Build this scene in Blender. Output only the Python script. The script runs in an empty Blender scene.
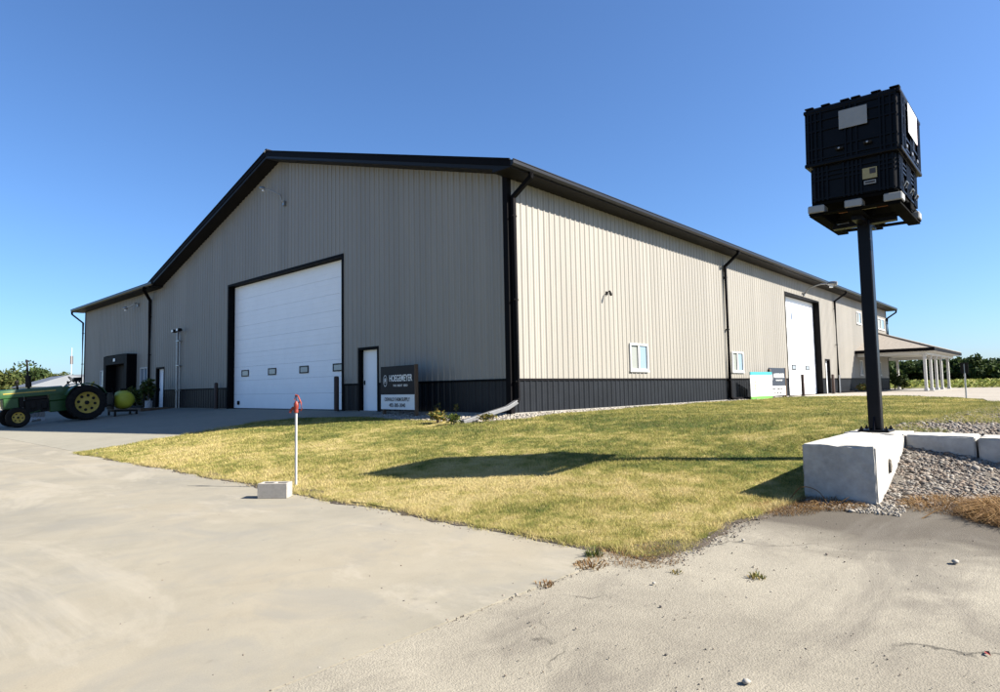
import bpy, bmesh, math, random
import numpy as np
from mathutils import Vector, Matrix

scene = bpy.context.scene
random.seed(7)
rng = np.random.default_rng(11)

# ------------------------------------------------------------------ camera
CAM = Vector((-13.2053, -11.6490, 0.7064))
cd = bpy.data.cameras.new('camera')
cam = bpy.data.objects.new('camera', cd)
scene.collection.objects.link(cam)
r_ = Vector((0.67412093, -0.73839089, -0.01843558))
u_ = Vector((-0.03744334, -0.05909033, 0.99755016))
f_ = Vector((0.73767132, 0.67177915, 0.06748185))
m_ = Matrix((r_, u_, -f_)).transposed().to_4x4()
m_.translation = CAM
cam.matrix_world = m_
cd.sensor_fit = 'HORIZONTAL'
cd.sensor_width = 36.0
cd.lens = 36.0 * 629.46 / 1000.0
cd.clip_start = 0.05
cd.clip_end = 8000.0
scene.camera = cam

# ------------------------------------------------------------------ sky, sun, exposure
SUN = Vector((0.685, -1.12, 1.0)).normalized()
world = bpy.data.worlds.new('World')
scene.world = world
world.use_nodes = True
wn = world.node_tree
wn.nodes.clear()
sky = wn.nodes.new('ShaderNodeTexSky')
sky.sky_type = 'NISHITA'
sky.sun_disc = False
sky.sun_elevation = math.asin(SUN.z)
sky.sun_rotation = math.atan2(SUN.x, SUN.y)
sky.altitude = 300
sky.air_density = 1.0
sky.dust_density = 1.0
sky.ozone_density = 10.0
bg = wn.nodes.new('ShaderNodeBackground')
bg.inputs['Strength'].default_value = 0.059
wo = wn.nodes.new('ShaderNodeOutputWorld')
wn.links.new(sky.outputs[0], bg.inputs[0])
wn.links.new(bg.outputs[0], wo.inputs[0])

sl = bpy.data.lights.new('sun', 'SUN')
sl.energy = 5.0
sl.angle = math.radians(0.53)
sl.color = (1.0, 0.935, 0.83)
so = bpy.data.objects.new('sun', sl)
so.rotation_euler = SUN.to_track_quat('Z', 'Y').to_euler()
so.location = (10, -20, 30)
scene.collection.objects.link(so)

scene.view_settings.view_transform = 'Standard'
scene.view_settings.look = 'None'
scene.view_settings.gamma = 1.0
scene.view_settings.use_curve_mapping = False
scene.view_settings.exposure = 1.78

# ------------------------------------------------------------------ materials
def nn(nt, t, **kw):
    n = nt.nodes.new(t)
    for k, v in kw.items():
        setattr(n, k, v)
    return n

def new_mat(name):
    m = bpy.data.materials.new(name)
    m.use_nodes = True
    nt = m.node_tree
    p = nt.nodes['Principled BSDF']
    return m, nt, p

def noise(nt, scale, detail=4, rough=.6, stretch=None, vec=None, dist=0.0):
    if vec is None:
        g = nn(nt, 'ShaderNodeNewGeometry'); vec = g.outputs['Position']
    if stretch:
        mp = nn(nt, 'ShaderNodeMapping'); mp.inputs['Scale'].default_value = stretch
        nt.links.new(vec, mp.inputs['Vector']); vec = mp.outputs[0]
    n = nn(nt, 'ShaderNodeTexNoise')
    n.inputs['Scale'].default_value = scale
    n.inputs['Detail'].default_value = detail
    n.inputs['Roughness'].default_value = rough
    n.inputs['Distortion'].default_value = dist
    nt.links.new(vec, n.inputs['Vector'])
    return n.outputs['Fac']

def ramp(nt, fac, stops):
    r = nn(nt, 'ShaderNodeValToRGB')
    while len(r.color_ramp.elements) < len(stops):
        r.color_ramp.elements.new(0.5)
    for e, (p, c) in zip(r.color_ramp.elements, stops):
        e.position = p
        e.color = (c[0], c[1], c[2], 1) if not isinstance(c, (int, float)) else (c, c, c, 1)
    nt.links.new(fac, r.inputs[0])
    return r.outputs['Color']

def mix(nt, fac, a, b, mode='MIX'):
    m = nn(nt, 'ShaderNodeMix', data_type='RGBA', blend_type=mode)
    for sock, v in ((m.inputs['Factor'], fac), (m.inputs['A'], a), (m.inputs['B'], b)):
        if hasattr(v, 'is_output'):
            nt.links.new(v, sock)
        elif isinstance(v, (int, float)):
            sock.default_value = v
        else:
            sock.default_value = (v[0], v[1], v[2], 1)
    return m.outputs['Result']

def bump(nt, p, h, strength=.3, dist=.01, prev=None):
    b = nn(nt, 'ShaderNodeBump')
    b.inputs['Strength'].default_value = strength
    b.inputs['Distance'].default_value = dist
    nt.links.new(h, b.inputs['Height'])
    if prev is not None:
        nt.links.new(prev, b.inputs['Normal'])
    nt.links.new(b.outputs[0], p.inputs['Normal'])
    return b.outputs[0]

def M(name, col, rough=.6, metal=0.0, var=.12, vs=2.0, bmp=0.0, bs=60.0, spec=.4, stretch=None, bd=.004):
    m, nt, p = new_mat(name)
    p.inputs['Roughness'].default_value = rough
    p.inputs['Metallic'].default_value = metal
    p.inputs['Specular IOR Level'].default_value = spec
    if var > 0:
        n = noise(nt, vs, 5, .65, stretch)
        a = [c * (1 - var) for c in col]; b = [min(1, c * (1 + var)) for c in col]
        nt.links.new(ramp(nt, n, [(.3, a), (.7, b)]), p.inputs['Base Color'])
    else:
        p.inputs['Base Color'].default_value = (*col, 1)
    if bmp > 0:
        bump(nt, p, noise(nt, bs, 3), bmp, bd)
    return m

def concrete(name, base, dark, warm, stain_scale=.35, speck=.5, grit=.35, cracks=False, stains=False):
    m, nt, p = new_mat(name)
    p.inputs['Roughness'].default_value = .88
    p.inputs['Specular IOR Level'].default_value = .25
    c = ramp(nt, noise(nt, stain_scale, 6, .62, dist=.4), [(.34, dark), (.5, base), (.68, warm)])
    c = mix(nt, .5, c, ramp(nt, noise(nt, 2.3, 5, .7, dist=.8), [(.3, [x * .82 for x in base]), (.62, [min(1, x * 1.07) for x in base])]))
    c = mix(nt, speck, c, ramp(nt, noise(nt, 90, 3, .8), [(.3, .74), (.6, 1.0)]), 'MULTIPLY')
    # dark pitted specks
    v = nn(nt, 'ShaderNodeTexVoronoi'); v.inputs['Scale'].default_value = 9
    g = nn(nt, 'ShaderNodeNewGeometry'); nt.links.new(g.outputs['Position'], v.inputs['Vector'])
    c = mix(nt, .5, c, ramp(nt, v.outputs['Distance'], [(.03, .45), (.07, 1.0)]), 'MULTIPLY')
    h = noise(nt, 140, 4, .7)
    b = bump(nt, p, h, grit, .006)
    if cracks:
        g2 = nn(nt, 'ShaderNodeNewGeometry')
        w = nn(nt, 'ShaderNodeTexNoise'); w.inputs['Scale'].default_value = 1.3; w.inputs['Detail'].default_value = 6
        nt.links.new(g2.outputs['Position'], w.inputs['Vector'])
        ad = nn(nt, 'ShaderNodeMix', data_type='RGBA', blend_type='LINEAR_LIGHT')
        ad.inputs['Factor'].default_value = .55
        nt.links.new(g2.outputs['Position'], ad.inputs['A']); nt.links.new(w.outputs['Color'], ad.inputs['B'])
        vo = nn(nt, 'ShaderNodeTexVoronoi', feature='DISTANCE_TO_EDGE'); vo.inputs['Scale'].default_value = .42
        nt.links.new(ad.outputs['Result'], vo.inputs['Vector'])
        line = ramp(nt, vo.outputs['Distance'], [(.0015, .0), (.006, 1.0)])
        keep = ramp(nt, noise(nt, .8, 3), [(.5, 0.0), (.58, 1.0)])
        line = mix(nt, keep, (1, 1, 1), line)
        c = mix(nt, .7, c, line, 'MULTIPLY')
        vg = nn(nt, 'ShaderNodeTexVoronoi'); vg.inputs['Scale'].default_value = 85
        nt.links.new(g2.outputs['Position'], vg.inputs['Vector'])
        c = mix(nt, .4, c, ramp(nt, vg.outputs['Color'], [(.15, .7), (.8, 1.1)]), 'MULTIPLY')
        sx = nn(nt, 'ShaderNodeSeparateXYZ'); nt.links.new(g2.outputs['Position'], sx.inputs[0])
        mr = nn(nt, 'ShaderNodeMapRange'); mr.inputs['From Min'].default_value = -8.3; mr.inputs['From Max'].default_value = -5.9
        nt.links.new(sx.outputs['X'], mr.inputs['Value'])
        wash = mix(nt, .5, mr.outputs[0], noise(nt, 1.1, 6, .65, (1, .45, 1), dist=.7))
        c = mix(nt, ramp(nt, wash, [(.41, 0.0), (.58, .9)]), c, (.062, .052, .040))
        c = mix(nt, ramp(nt, noise(nt, .8, 6, .7, (.5, 1.6, 1), dist=1.2), [(.48, 0.0), (.64, .65)]), c, (.11, .098, .08))
        bump(nt, p, ramp(nt, vg.outputs['Distance'], [(.1, 1.0), (.6, 0.0)]), .28, .008, b)
    if stains:
        # blotchy weathering, pale scuffs and a few dark drips
        c = mix(nt, ramp(nt, noise(nt, 1.1, 7, .72, dist=.6), [(.5, 0.0), (.64, .5)]), c, (.165, .158, .138))
        c = mix(nt, ramp(nt, noise(nt, .7, 7, .75, (1, .35, 1), dist=1.0), [(.53, 0.0), (.64, .55)]), c, (.275, .25, .20))
        c = mix(nt, ramp(nt, noise(nt, 5.5, 4, .6), [(.68, 0.0), (.76, .4)]), c, (.12, .108, .088))
    nt.links.new(c, p.inputs['Base Color'])
    return m

def lawn_fac(nt):
    g = nn(nt, 'ShaderNodeNewGeometry'); sx = nn(nt, 'ShaderNodeSeparateXYZ'); nt.links.new(g.outputs['Position'], sx.inputs[0])
    f = mix(nt, .5, noise(nt, .42, 4, .6), noise(nt, 3.1, 4, .65))
    mr = nn(nt, 'ShaderNodeMapRange'); mr.inputs['From Min'].default_value = -2.5; mr.inputs['From Max'].default_value = -8.6
    mr.inputs['To Min'].default_value = -.045; mr.inputs['To Max'].default_value = .045
    nt.links.new(sx.outputs['X'], mr.inputs['Value'])
    ad = nn(nt, 'ShaderNodeMath', operation='ADD'); nt.links.new(f, ad.inputs[0]); nt.links.new(mr.outputs[0], ad.inputs[1])
    return ad.outputs[0]

def island_mat(name, cols, rough=.8, var_scale=0.5, transl=0.0, blend=.5, patch=None):
    """colour picked per separate piece, mixed with a slow patchy field"""
    m, nt, p = new_mat(name)
    p.inputs['Roughness'].default_value = rough
    p.inputs['Specular IOR Level'].default_value = .2
    g = nn(nt, 'ShaderNodeNewGeometry')
    n = len(cols)
    c1 = ramp(nt, g.outputs['Random Per Island'], [((i + .5) / n, c) for i, c in enumerate(cols)])
    if patch:
        f = lawn_fac(nt)
        c2 = ramp(nt, f, patch)
        c1 = mix(nt, blend, c1, c2)
    nt.links.new(c1, p.inputs['Base Color'])
    if transl > 0:
        t = nn(nt, 'ShaderNodeBsdfTranslucent')
        nt.links.new(c1, t.inputs['Color'])
        mx = nn(nt, 'ShaderNodeMixShader'); mx.inputs[0].default_value = transl
        nt.links.new(p.outputs[0], mx.inputs[1]); nt.links.new(t.outputs[0], mx.inputs[2])
        nt.links.new(mx.outputs[0], nt.nodes['Material Output'].inputs['Surface'])
    return m

def glass_mat(name, col, rough=.04):
    m, nt, p = new_mat(name)
    p.inputs['Base Color'].default_value = (*col, 1)
    p.inputs['Roughness'].default_value = rough
    p.inputs['Specular IOR Level'].default_value = .8
    return m

GRASS_PATCH = [(.39, (.070, .104, .022)), (.46, (.19, .195, .046)), (.525, (.36, .315, .105)), (.605, (.50, .41, .19))]
MAT = {

 'dark': M('charcoal_painted_steel', (0.00958, 0.011, 0.0139), .42, 0, .18, 1.5, .02, 8, spec=.2),
 'trim': M('black_brown_trim', (.0055, .005, .0056), .6, 0, .15, 2, spec=.05),
 'gutter': M('bronze_gutter', (0.0144, 0.0144, 0.0158), .32, 0, .1, 2, spec=.2),
 'roof': M('charcoal_roof_steel', (0.0126, 0.0126, 0.0137), .4, 0, .1, 1, spec=.12),
 'soffit': M('dark_soffit', (0.0121, 0.0105, 0.0099), .55, 0, .12, 2, spec=.12),
 'white': M('white_painted_steel', (0.852, 0.863, 0.874), .4, 0, .03, 1.2),
 'vinyl': M('white_vinyl', (0.464, 0.464, 0.458), .5, 0, .02, 3),
 'column': M('white_column_paint', (0.497, 0.492, 0.472), .55, 0, .04, 3),
 'pipegalv': M('weathered_galvanised_pipe', (0.348, 0.348, 0.336), .55, .1, .1, 14),
 'paleplastic': M('pale_grey_plastic', (.42, .45, .48), .6, 0, .06, 4),
 'galv': M('galvanised_steel', (0.29, 0.296, 0.302), .38, .75, .15, 14),
 'alum': M('mill_aluminium', (0.209, 0.209, 0.209), .4, .5, .12, 9),
 'rust': M('brown_bollard_sleeve', (0.0375, 0.018, 0.011), .6, 0, .2, 6),
 'wood': M('weathered_lumber', (0.105, 0.065, 0.0375), .8, 0, .3, 9, .2, 40, stretch=(0.5, 0.5, 0.075)),
 'brownpanel': M('brown_sign_panel', (0.0113, 0.00648, 0.00606), .45, 0, .06, 4, spec=.12),
 'litbrownpanel': M('lit_brown_sign_panel', (0.0315, 0.0385, 0.0525), .4, 0, .06, 4, spec=.12),  # brown sign panel again, with the navy cast of the light put into its colour
 'signwhite': M('white_sign_panel', (0.734, 0.734, 0.716), .5, 0, .03, 5),
 'ink': M('dark_ink', (.03, .028, .03), .6, 0, 0),
 'cyan': M('turquoise_print', (0.035, 0.26, 0.3), .5, 0, .04, 5),
 'lime': M('green_print', (0.11, 0.31, 0.05), .5, 0, .04, 5),
 'palelime': M('pale_green_print', (0.275, 0.36, 0.19), .5, 0, 0),
 'paleblue': M('pale_blue_print', (0.25, 0.32, 0.37), .5, 0, 0),
 'black': M('black_plastic', (0.00273, 0.00273, 0.00378), .38, 0, .2, 6, .05, 20, spec=.12),
 'paintblack': M('black_enamel', (.005, .005, .007), .35, 0, .2, 5, .04, 18, spec=.12),
 'skid': M('matte_black_skid', (.004, .0038, .0035), .9, 0, .2, 6, 0, spec=.03),
 'plate': M('grey_aluminium_plate', (0.24, 0.24, 0.23), .5, .2, .06, 5),
 'label': M('yellowed_label', (0.26, 0.225, 0.11), .6, 0, .1, 40),
 'orange': M('orange_wood_block', (0.21, 0.065, 0.015), .7, 0, .2, 12),
 'block': M('cast_concrete_block', (0.338, 0.325, 0.295), .9, 0, .24, 5, .45, 70),
 'cmu': M('concrete_masonry_unit', (.265, .245, .215), .95, 0, .12, 20, .6, 160),
 'foot': M('concrete_footing', (0.21, 0.2, 0.18), .9, 0, .15, 3, .3, 80),
 'red': M('faded_red_paint', (0.18, 0.0225, 0.0125), .5, 0, .25, 25, .1, 60),
 'jdgreen': M('tractor_green', (0.0147, 0.0567, 0.0126), .4, 0, .2, 5),
 'jdyellow': M('tractor_yellow', (0.368, 0.264, 0.04), .5, 0, .2, 6),
 'tankyellow': M('yellow_poly_tank', (0.374, 0.36, 0.0252), .5, 0, .12, 3),
 'rubber': M('tyre_rubber', (0.012, 0.0114, 0.0108), .85, 0, .3, 8, .2, 40, spec=.12),
 'iron': M('dark_iron', (0.0168, 0.0156, 0.0144), .6, .3, .3, 8, spec=.12),
 'bulb': M('lamp_lens', (.75, .75, .72), .25, 0, 0),
 'shingle': M('tan_shingles', (0.214, 0.189, 0.16), .9, 0, .22, 6, .5, 30),
 'mulch': M('dark_mulch', (0.025, 0.018, 0.013), .95, 0, .5, 8, .8, 40, bd=.02),
 'soil': M('brown_soil', (0.05, 0.0375, 0.025), .95, 0, .35, 6, .6, 40, bd=.02),
 'bark': M('bark', (.10, .075, .055), .95, 0, .3, 5, .6, 20),
 'glass': glass_mat('window_glass', (.16, .22, .27)),
 'screen': glass_mat('window_screen', (.20, .21, .19), .35),
 'shedroof': M('grey_shed_roof', (0.085, 0.095, 0.11), .6, 0, .1, .6),
 'slab': concrete('worn_concrete_slab', (0.217, 0.198, 0.154), (0.144, 0.138, 0.117), (0.252, 0.218, 0.158), .34, .5, .35, stains=True),
 'drive': concrete('pale_concrete_drive', (0.221, 0.208, 0.167), (0.193, 0.181, 0.145), (0.24, 0.226, 0.182), .22, .3, .25),
 'oldpave': concrete('old_gritty_pavement', (0.233, 0.212, 0.167), (0.142, 0.127, 0.101), (0.272, 0.249, 0.197), .45, .5, .5, cracks=True),
 'pad': concrete('gravel_pad', (0.25, 0.225, 0.19), (0.21, 0.189, 0.157), (0.275, 0.25, 0.209), .3, .6, .5),
 'gravelbed': M('grey_gravel_bed', (0.0975, 0.0845, 0.0683), .95, 0, .45, 22, .9, 45, bd=.03),
 'stones': island_mat('gravel_stones', [(0.0693, 0.063, 0.0567), (0.202, 0.176, 0.145), (0.139, 0.107, 0.0821), (0.264, 0.246, 0.215), (0.0943, 0.0821, 0.0727), (0.17, 0.132, 0.101)], .85),
 'palestones': island_mat('limestone_chips', [(0.24, 0.216, 0.18), (0.3, 0.276, 0.24), (0.168, 0.15, 0.12), (0.264, 0.24, 0.204)], .85),
 'blade': island_mat('lawn_grass', [(0.11, 0.141, 0.0298), (0.244, 0.233, 0.0596), (0.416, 0.314, 0.119), (0.184, 0.192, 0.0447), (0.611, 0.415, 0.239)], .75, .45, .35, .68, GRASS_PATCH),
 'dryblade': island_mat('dry_grass', [(0.155, 0.0848, 0.0312), (0.217, 0.134, 0.0546), (0.104, 0.0513, 0.0195), (0.258, 0.17, 0.078)], .8, .5, .2),
 'weed': island_mat('weed_leaves', [(0.03, 0.055, 0.01), (0.06, 0.085, 0.015), (0.11, 0.11, 0.025)], .7, .5, .3),
 'weedyellow': island_mat('yellowing_weed', [(0.05, 0.07, 0.015), (0.15, 0.13, 0.03), (0.21, 0.15, 0.035)], .7, .5, .3),
 'leaf': island_mat('tree_leaves', [(0.0236, 0.0439, 0.0121), (0.0371, 0.0607, 0.0169), (0.0574, 0.0776, 0.0203), (0.0304, 0.0506, 0.0149)], .8, .05, .2),
 'leafolive': island_mat('olive_tree_leaves', [(0.042, 0.06, 0.015), (0.066, 0.078, 0.018), (0.09, 0.09, 0.027), (0.036, 0.051, 0.012)], .8, .05, .2),
 'crop': island_mat('crop_leaves', [(0.141, 0.176, 0.0352), (0.211, 0.229, 0.0528), (0.264, 0.256, 0.0792), (0.123, 0.158, 0.0309)], .8, .05, .25),
}

def ground_mat():
    m, nt, p = new_mat('lawn_thatch')
    p.inputs['Roughness'].default_value = .95
    p.inputs['Specular IOR Level'].default_value = .1
    f = lawn_fac(nt)
    c = ramp(nt, f, [(q, [x * .8 for x in k]) for q, k in GRASS_PATCH])
    c = mix(nt, .6, c, ramp(nt, noise(nt, 60, 3, .8), [(.3, .45), (.65, 1.1)]), 'MULTIPLY')
    nt.links.new(c, p.inputs['Base Color'])
    bump(nt, p, noise(nt, 70, 3, .8), .8, .03)
    return m
MAT['thatch'] = ground_mat()

def tan_mat(col):
    m, nt, p = new_mat('tan_painted_steel')
    p.inputs['Roughness'].default_value = .45
    p.inputs['Specular IOR Level'].default_value = .35
    oi = nn(nt, 'ShaderNodeObjectInfo')
    c = mix(nt, 1.0, col, ramp(nt, oi.outputs['Random'], [(0, .93), (1, 1.05)]), 'MULTIPLY')
    c = mix(nt, .35, c, ramp(nt, noise(nt, 1.5, 5, .65, (1, 1, .12)), [(.3, .82), (.65, 1.06)]), 'MULTIPLY')
    nt.links.new(c, p.inputs['Base Color'])
    bump(nt, p, noise(nt, 1.6, 2, .5, (1, 1, .35)), .12, .02)
    return m
MAT['tan'] = tan_mat((0.244, 0.228, 0.199))

def field_mat():
    m, nt, p = new_mat('mixed_field_ground')
    p.inputs['Roughness'].default_value = .95
    p.inputs['Specular IOR Level'].default_value = .1
    c = ramp(nt, noise(nt, .06, 5, .6), [(.35, (.08, .085, .025)), (.55, (.13, .12, .045)), (.7, (.16, .14, .07))])
    c = mix(nt, .5, c, ramp(nt, noise(nt, 8, 4, .7), [(.3, .55), (.65, 1.1)]), 'MULTIPLY')
    nt.links.new(c, p.inputs['Base Color'])
    bump(nt, p, noise(nt, 20, 3, .7), .6, .04)
    return m
MAT['field'] = field_mat()

# ------------------------------------------------------------------ mesh helpers
COL = scene.collection

class MB:
    def __init__(s):
        s.v = []; s.f = []
    def box(s, x0, x1, y0, y1, z0, z1):
        n = len(s.v)
        s.v += [(x, y, z) for z in (z0, z1) for y in (y0, y1) for x in (x0, x1)]
        s.f += [tuple(n + i for i in q) for q in ((0, 2, 3, 1), (4, 5, 7, 6), (0, 1, 5, 4), (2, 6, 7, 3), (0, 4, 6, 2), (1, 3, 7, 5))]
        return s
    def hexa(s, bot, top):
        n = len(s.v)
        k = len(bot)
        s.v += [tuple(q) for q in bot] + [tuple(q) for q in top]
        s.f.append(tuple(n + i for i in reversed(range(k))))
        s.f.append(tuple(n + k + i for i in range(k)))
        for i in range(k):
            j = (i + 1) % k
            s.f.append((n + i, n + j, n + k + j, n + k + i))
        return s
    def poly(s, *pts):
        n = len(s.v); s.v += [tuple(q) for q in pts]; s.f.append(tuple(range(n, n + len(pts)))); return s
    def sweep(s, pts, r, sides=8, rect=None, up=(0, 0, 1), caps=True, twist=0.0):
        pts = [Vector(q) for q in pts]
        rr = r if isinstance(r, (list, tuple)) else [r] * len(pts)
        n0 = len(s.v)
        ref = Vector(up)
        for i, q in enumerate(pts):
            if i == 0: d = pts[1] - pts[0]
            elif i == len(pts) - 1: d = pts[-1] - pts[-2]
            else: d = (pts[i + 1] - q).normalized() + (q - pts[i - 1]).normalized()
            d.normalize()
            rf = ref if abs(d.dot(ref)) < .98 else Vector((1, 0, 0)) if abs(d.x) < .9 else Vector((0, 1, 0))
            a = d.cross(rf).normalized(); b = a.cross(d).normalized()
            sc = 1.0
            if 0 < i < len(pts) - 1:
                cs = (pts[i + 1] - q).normalized().dot(d); sc = 1 / max(cs, .5)
            if rect:
                w, h = rect
                for (ca, cb) in ((-1, -1), (1, -1), (1, 1), (-1, 1)):
                    s.v.append(tuple(q + a * ca * w / 2 + b * cb * h / 2))
            else:
                for k in range(sides):
                    t = 2 * math.pi * k / sides + twist
                    s.v.append(tuple(q + (a * math.cos(t) + b * math.sin(t)) * rr[i]))
        m = 4 if rect else sides
        for i in range(len(pts) - 1):
            for k in range(m):
                l = (k + 1) % m
                s.f.append((n0 + i * m + k, n0 + i * m + l, n0 + (i + 1) * m + l, n0 + (i + 1) * m + k))
        if caps:
            s.f.append(tuple(n0 + k for k in reversed(range(m))))
            s.f.append(tuple(n0 + (len(pts) - 1) * m + k for k in range(m)))
        return s
    def lathe(s, prof, center=(0, 0, 0), axis='z', n=24, caps=True):
        """prof: (radius, height) list"""
        n0 = len(s.v); c = Vector(center)
        for (r, h) in prof:
            for k in range(n):
                t = 2 * math.pi * k / n
                a, b = r * math.cos(t), r * math.sin(t)
                q = {'z': (a, b, h), 'y': (a, h, b), 'x': (h, a, b)}[axis]
                s.v.append(tuple(c + Vector(q)))
        for i in range(len(prof) - 1):
            for k in range(n):
                l = (k + 1) % n
                s.f.append((n0 + i * n + k, n0 + i * n + l, n0 + (i + 1) * n + l, n0 + (i + 1) * n + k))
        if caps and prof[0][0] > 1e-4: s.f.append(tuple(n0 + k for k in reversed(range(n))))
        if caps and prof[-1][0] > 1e-4: s.f.append(tuple(n0 + (len(prof) - 1) * n + k for k in range(n)))
        return s
    def mesh(s, name, mat, smooth=False, bevel=0.0, org=(0, 0, 0)):
        me = bpy.data.meshes.new(name)
        o = Vector(org)
        me.from_pydata([tuple(Vector(q) - o) for q in s.v], [], s.f)
        bm = bmesh.new(); bm.from_mesh(me)
        bmesh.ops.remove_doubles(bm, verts=bm.verts, dist=1e-5)
        bmesh.ops.recalc_face_normals(bm, faces=bm.faces)
        if bevel > 0:
            es = [e for e in bm.edges if len(e.link_faces) == 2 and e.calc_face_angle(0) > .5]
            bmesh.ops.bevel(bm, geom=es, offset=bevel, segments=1, affect='EDGES', clamp_overlap=True)
        if smooth:
            for f in bm.faces: f.smooth = True
            for e in bm.edges:
                if len(e.link_faces) == 2 and e.calc_face_angle(0) > .7: e.smooth = False
        bm.to_mesh(me); bm.free()
        me.materials.append(mat)
        return me
    def build(s, name, mat, parent=None, smooth=False, bevel=0.0, org=None, loc=None):
        base = Vector(org) if org is not None else (Vector(parent['_org']) if parent is not None and '_org' in parent else Vector((0, 0, 0)))
        me = s.mesh(name, MAT[mat] if isinstance(mat, str) else mat, smooth, bevel, base)
        ob = bpy.data.objects.new(name, me)
        COL.objects.link(ob)
        if parent is not None:
            ob.parent = parent
            ob['_org'] = tuple(base)
        else:
            ob.location = base
            ob['_org'] = tuple(base)
        if loc is not None: ob.location = loc
        return ob

def tag(o, label=None, cat=None, group=None, kind=None):
    if label: o['label'] = label
    if cat: o['category'] = cat
    if group: o['group'] = group
    if kind: o['kind'] = kind
    return o

def root(name, loc, label, cat, group=None):
    o = bpy.data.objects.new(name, None)
    o.empty_display_size = .2
    o.location = loc
    o['_org'] = tuple(loc)
    COL.objects.link(o)
    return tag(o, label, cat, group)

def copy_tree(o, parent=None):
    c = o.copy(); COL.objects.link(c); c.parent = parent
    for ch in list(o.children): copy_tree(ch, c)
    return c

def link_mesh(name, me, parent, loc=(0, 0, 0)):
    ob = bpy.data.objects.new(name, me); COL.objects.link(ob)
    ob.parent = parent; ob.location = loc
    return ob

def np_mesh(name, verts, faces, mat, smooth=False):
    """verts (N,3), faces (F,k) arrays"""
    me = bpy.data.meshes.new(name)
    F, k = faces.shape
    me.vertices.add(len(verts)); me.vertices.foreach_set('co', verts.astype(np.float32).ravel())
    me.loops.add(F * k); me.loops.foreach_set('vertex_index', faces.astype(np.int32).ravel())
    me.polygons.add(F)
    me.polygons.foreach_set('loop_start', np.arange(0, F * k, k, dtype=np.int32))
    me.polygons.foreach_set('loop_total', np.full(F, k, dtype=np.int32))
    if smooth: me.polygons.foreach_set('use_smooth', np.ones(F, dtype=bool))
    me.update(calc_edges=True)
    me.materials.append(MAT[mat] if isinstance(mat, str) else mat)
    return me

def np_obj(name, verts, faces, mat, parent=None, smooth=False):
    ob = bpy.data.objects.new(name, np_mesh(name, verts, faces, mat, smooth)); COL.objects.link(ob)
    ob.parent = parent
    return ob

def text_part(name, s, mat, parent, origin, xdir, ydir, width, height, depth=.004, bold=0.0):
    """flat lettering: origin = lower-left corner in the parent's frame"""
    cu = bpy.data.curves.new('lettering', 'FONT'); cu.body = s; cu.extrude = 0.5; cu.offset = bold * 1.6
    to = bpy.data.objects.new('lettering', cu); COL.objects.link(to)
    dg = bpy.context.evaluated_depsgraph_get()
    me = bpy.data.meshes.new_from_object(to.evaluated_get(dg))
    bpy.data.objects.remove(to)
    co = np.empty(len(me.vertices) * 3, np.float32); me.vertices.foreach_get('co', co); co = co.reshape(-1, 3)
    lo, hi = co.min(0), co.max(0)
    q = (co - lo) / np.maximum(hi - lo, 1e-6)
    X = np.array(Vector(xdir).normalized()); Y = np.array(Vector(ydir).normalized()); Z = np.cross(X, Y)
    w = np.array(origin)[None] + q[:, :1] * width * X + q[:, 1:2] * height * Y + q[:, 2:3] * depth * Z
    me.vertices.foreach_set('co', w.astype(np.float32).ravel()); me.update()
    me.materials.clear(); me.materials.append(MAT[mat])
    ob = bpy.data.objects.new(name, me); COL.objects.link(ob); ob.parent = parent
    return ob

# ------------------------------------------------------------------ ground shape
def gz(x, y):
    x = np.asarray(x, float); y = np.asarray(y, float)
    A = -.7 * np.clip(-x / 8.5, 0, 1)
    B = np.interp(x, [-100, -8.5, -5.6, -3.5, -2.8, 0, 100], [-.7, -.7, -.61, -.40, -.08, -.02, 0])
    w = np.clip((-7.0 - y) / 2.2, 0, 1)
    return A * (1 - w) + B * w

def bankz(x, y):
    top = np.interp(-np.asarray(y, float), [9.9, 10.7, 11.3, 12.5, 14, 20], [-.15, -.26, -.40, -.46, -.5, -.5])
    t = np.clip((np.asarray(x, float) + 5.75) / 2.25, 0, 1)
    return -.66 + (top + .66) * (.25 * t + .75 * t ** 1.5)

def wob(x, y, s, a, ph=0.0):
    return a * (np.sin(x * s * 1.7 + ph + 1.3 * np.sin(y * s * .9 + ph)) + np.sin(y * s * 2.3 + 2 * ph + np.sin(x * s * 1.1)) + .5 * np.sin((x + y) * s * 4.1 + ph))

def inpoly(px, py, poly):
    ins = np.zeros(px.shape, bool); n = len(poly)
    for i in range(n):
        x0, y0 = poly[i]; x1, y1 = poly[(i + 1) % n]
        c = ((y0 > py) != (y1 > py))
        with np.errstate(divide='ignore', invalid='ignore'):
            xi = (x1 - x0) * (py - y0) / (y1 - y0 + 1e-12) + x0
        ins ^= c & (px < xi)
    return ins

def ragged(poly, amp, step=.18, seed=0, only=None):
    """break long straight edges into short wandering ones"""
    R = random.Random(seed); out = []
    for i in range(len(poly)):
        a = Vector(poly[i]); b = Vector(poly[(i + 1) % len(poly)])
        L = (b - a).length; k = max(1, int(L / step)); nrm = Vector((-(b - a).y, (b - a).x)).normalized() if L > 0 else Vector((0, 0))
        for j in range(k):
            p = a.lerp(b, j / k)
            far = (p - Vector((CAM.x, CAM.y))).length
            if j > 0 and far < 26:
                p = p + nrm * (R.uniform(-amp, amp) + amp * 1.2 * math.sin(j * .37 + seed))
            if far >= 26 and j % 6: continue
            out.append((p.x, p.y))
    return out

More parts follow.
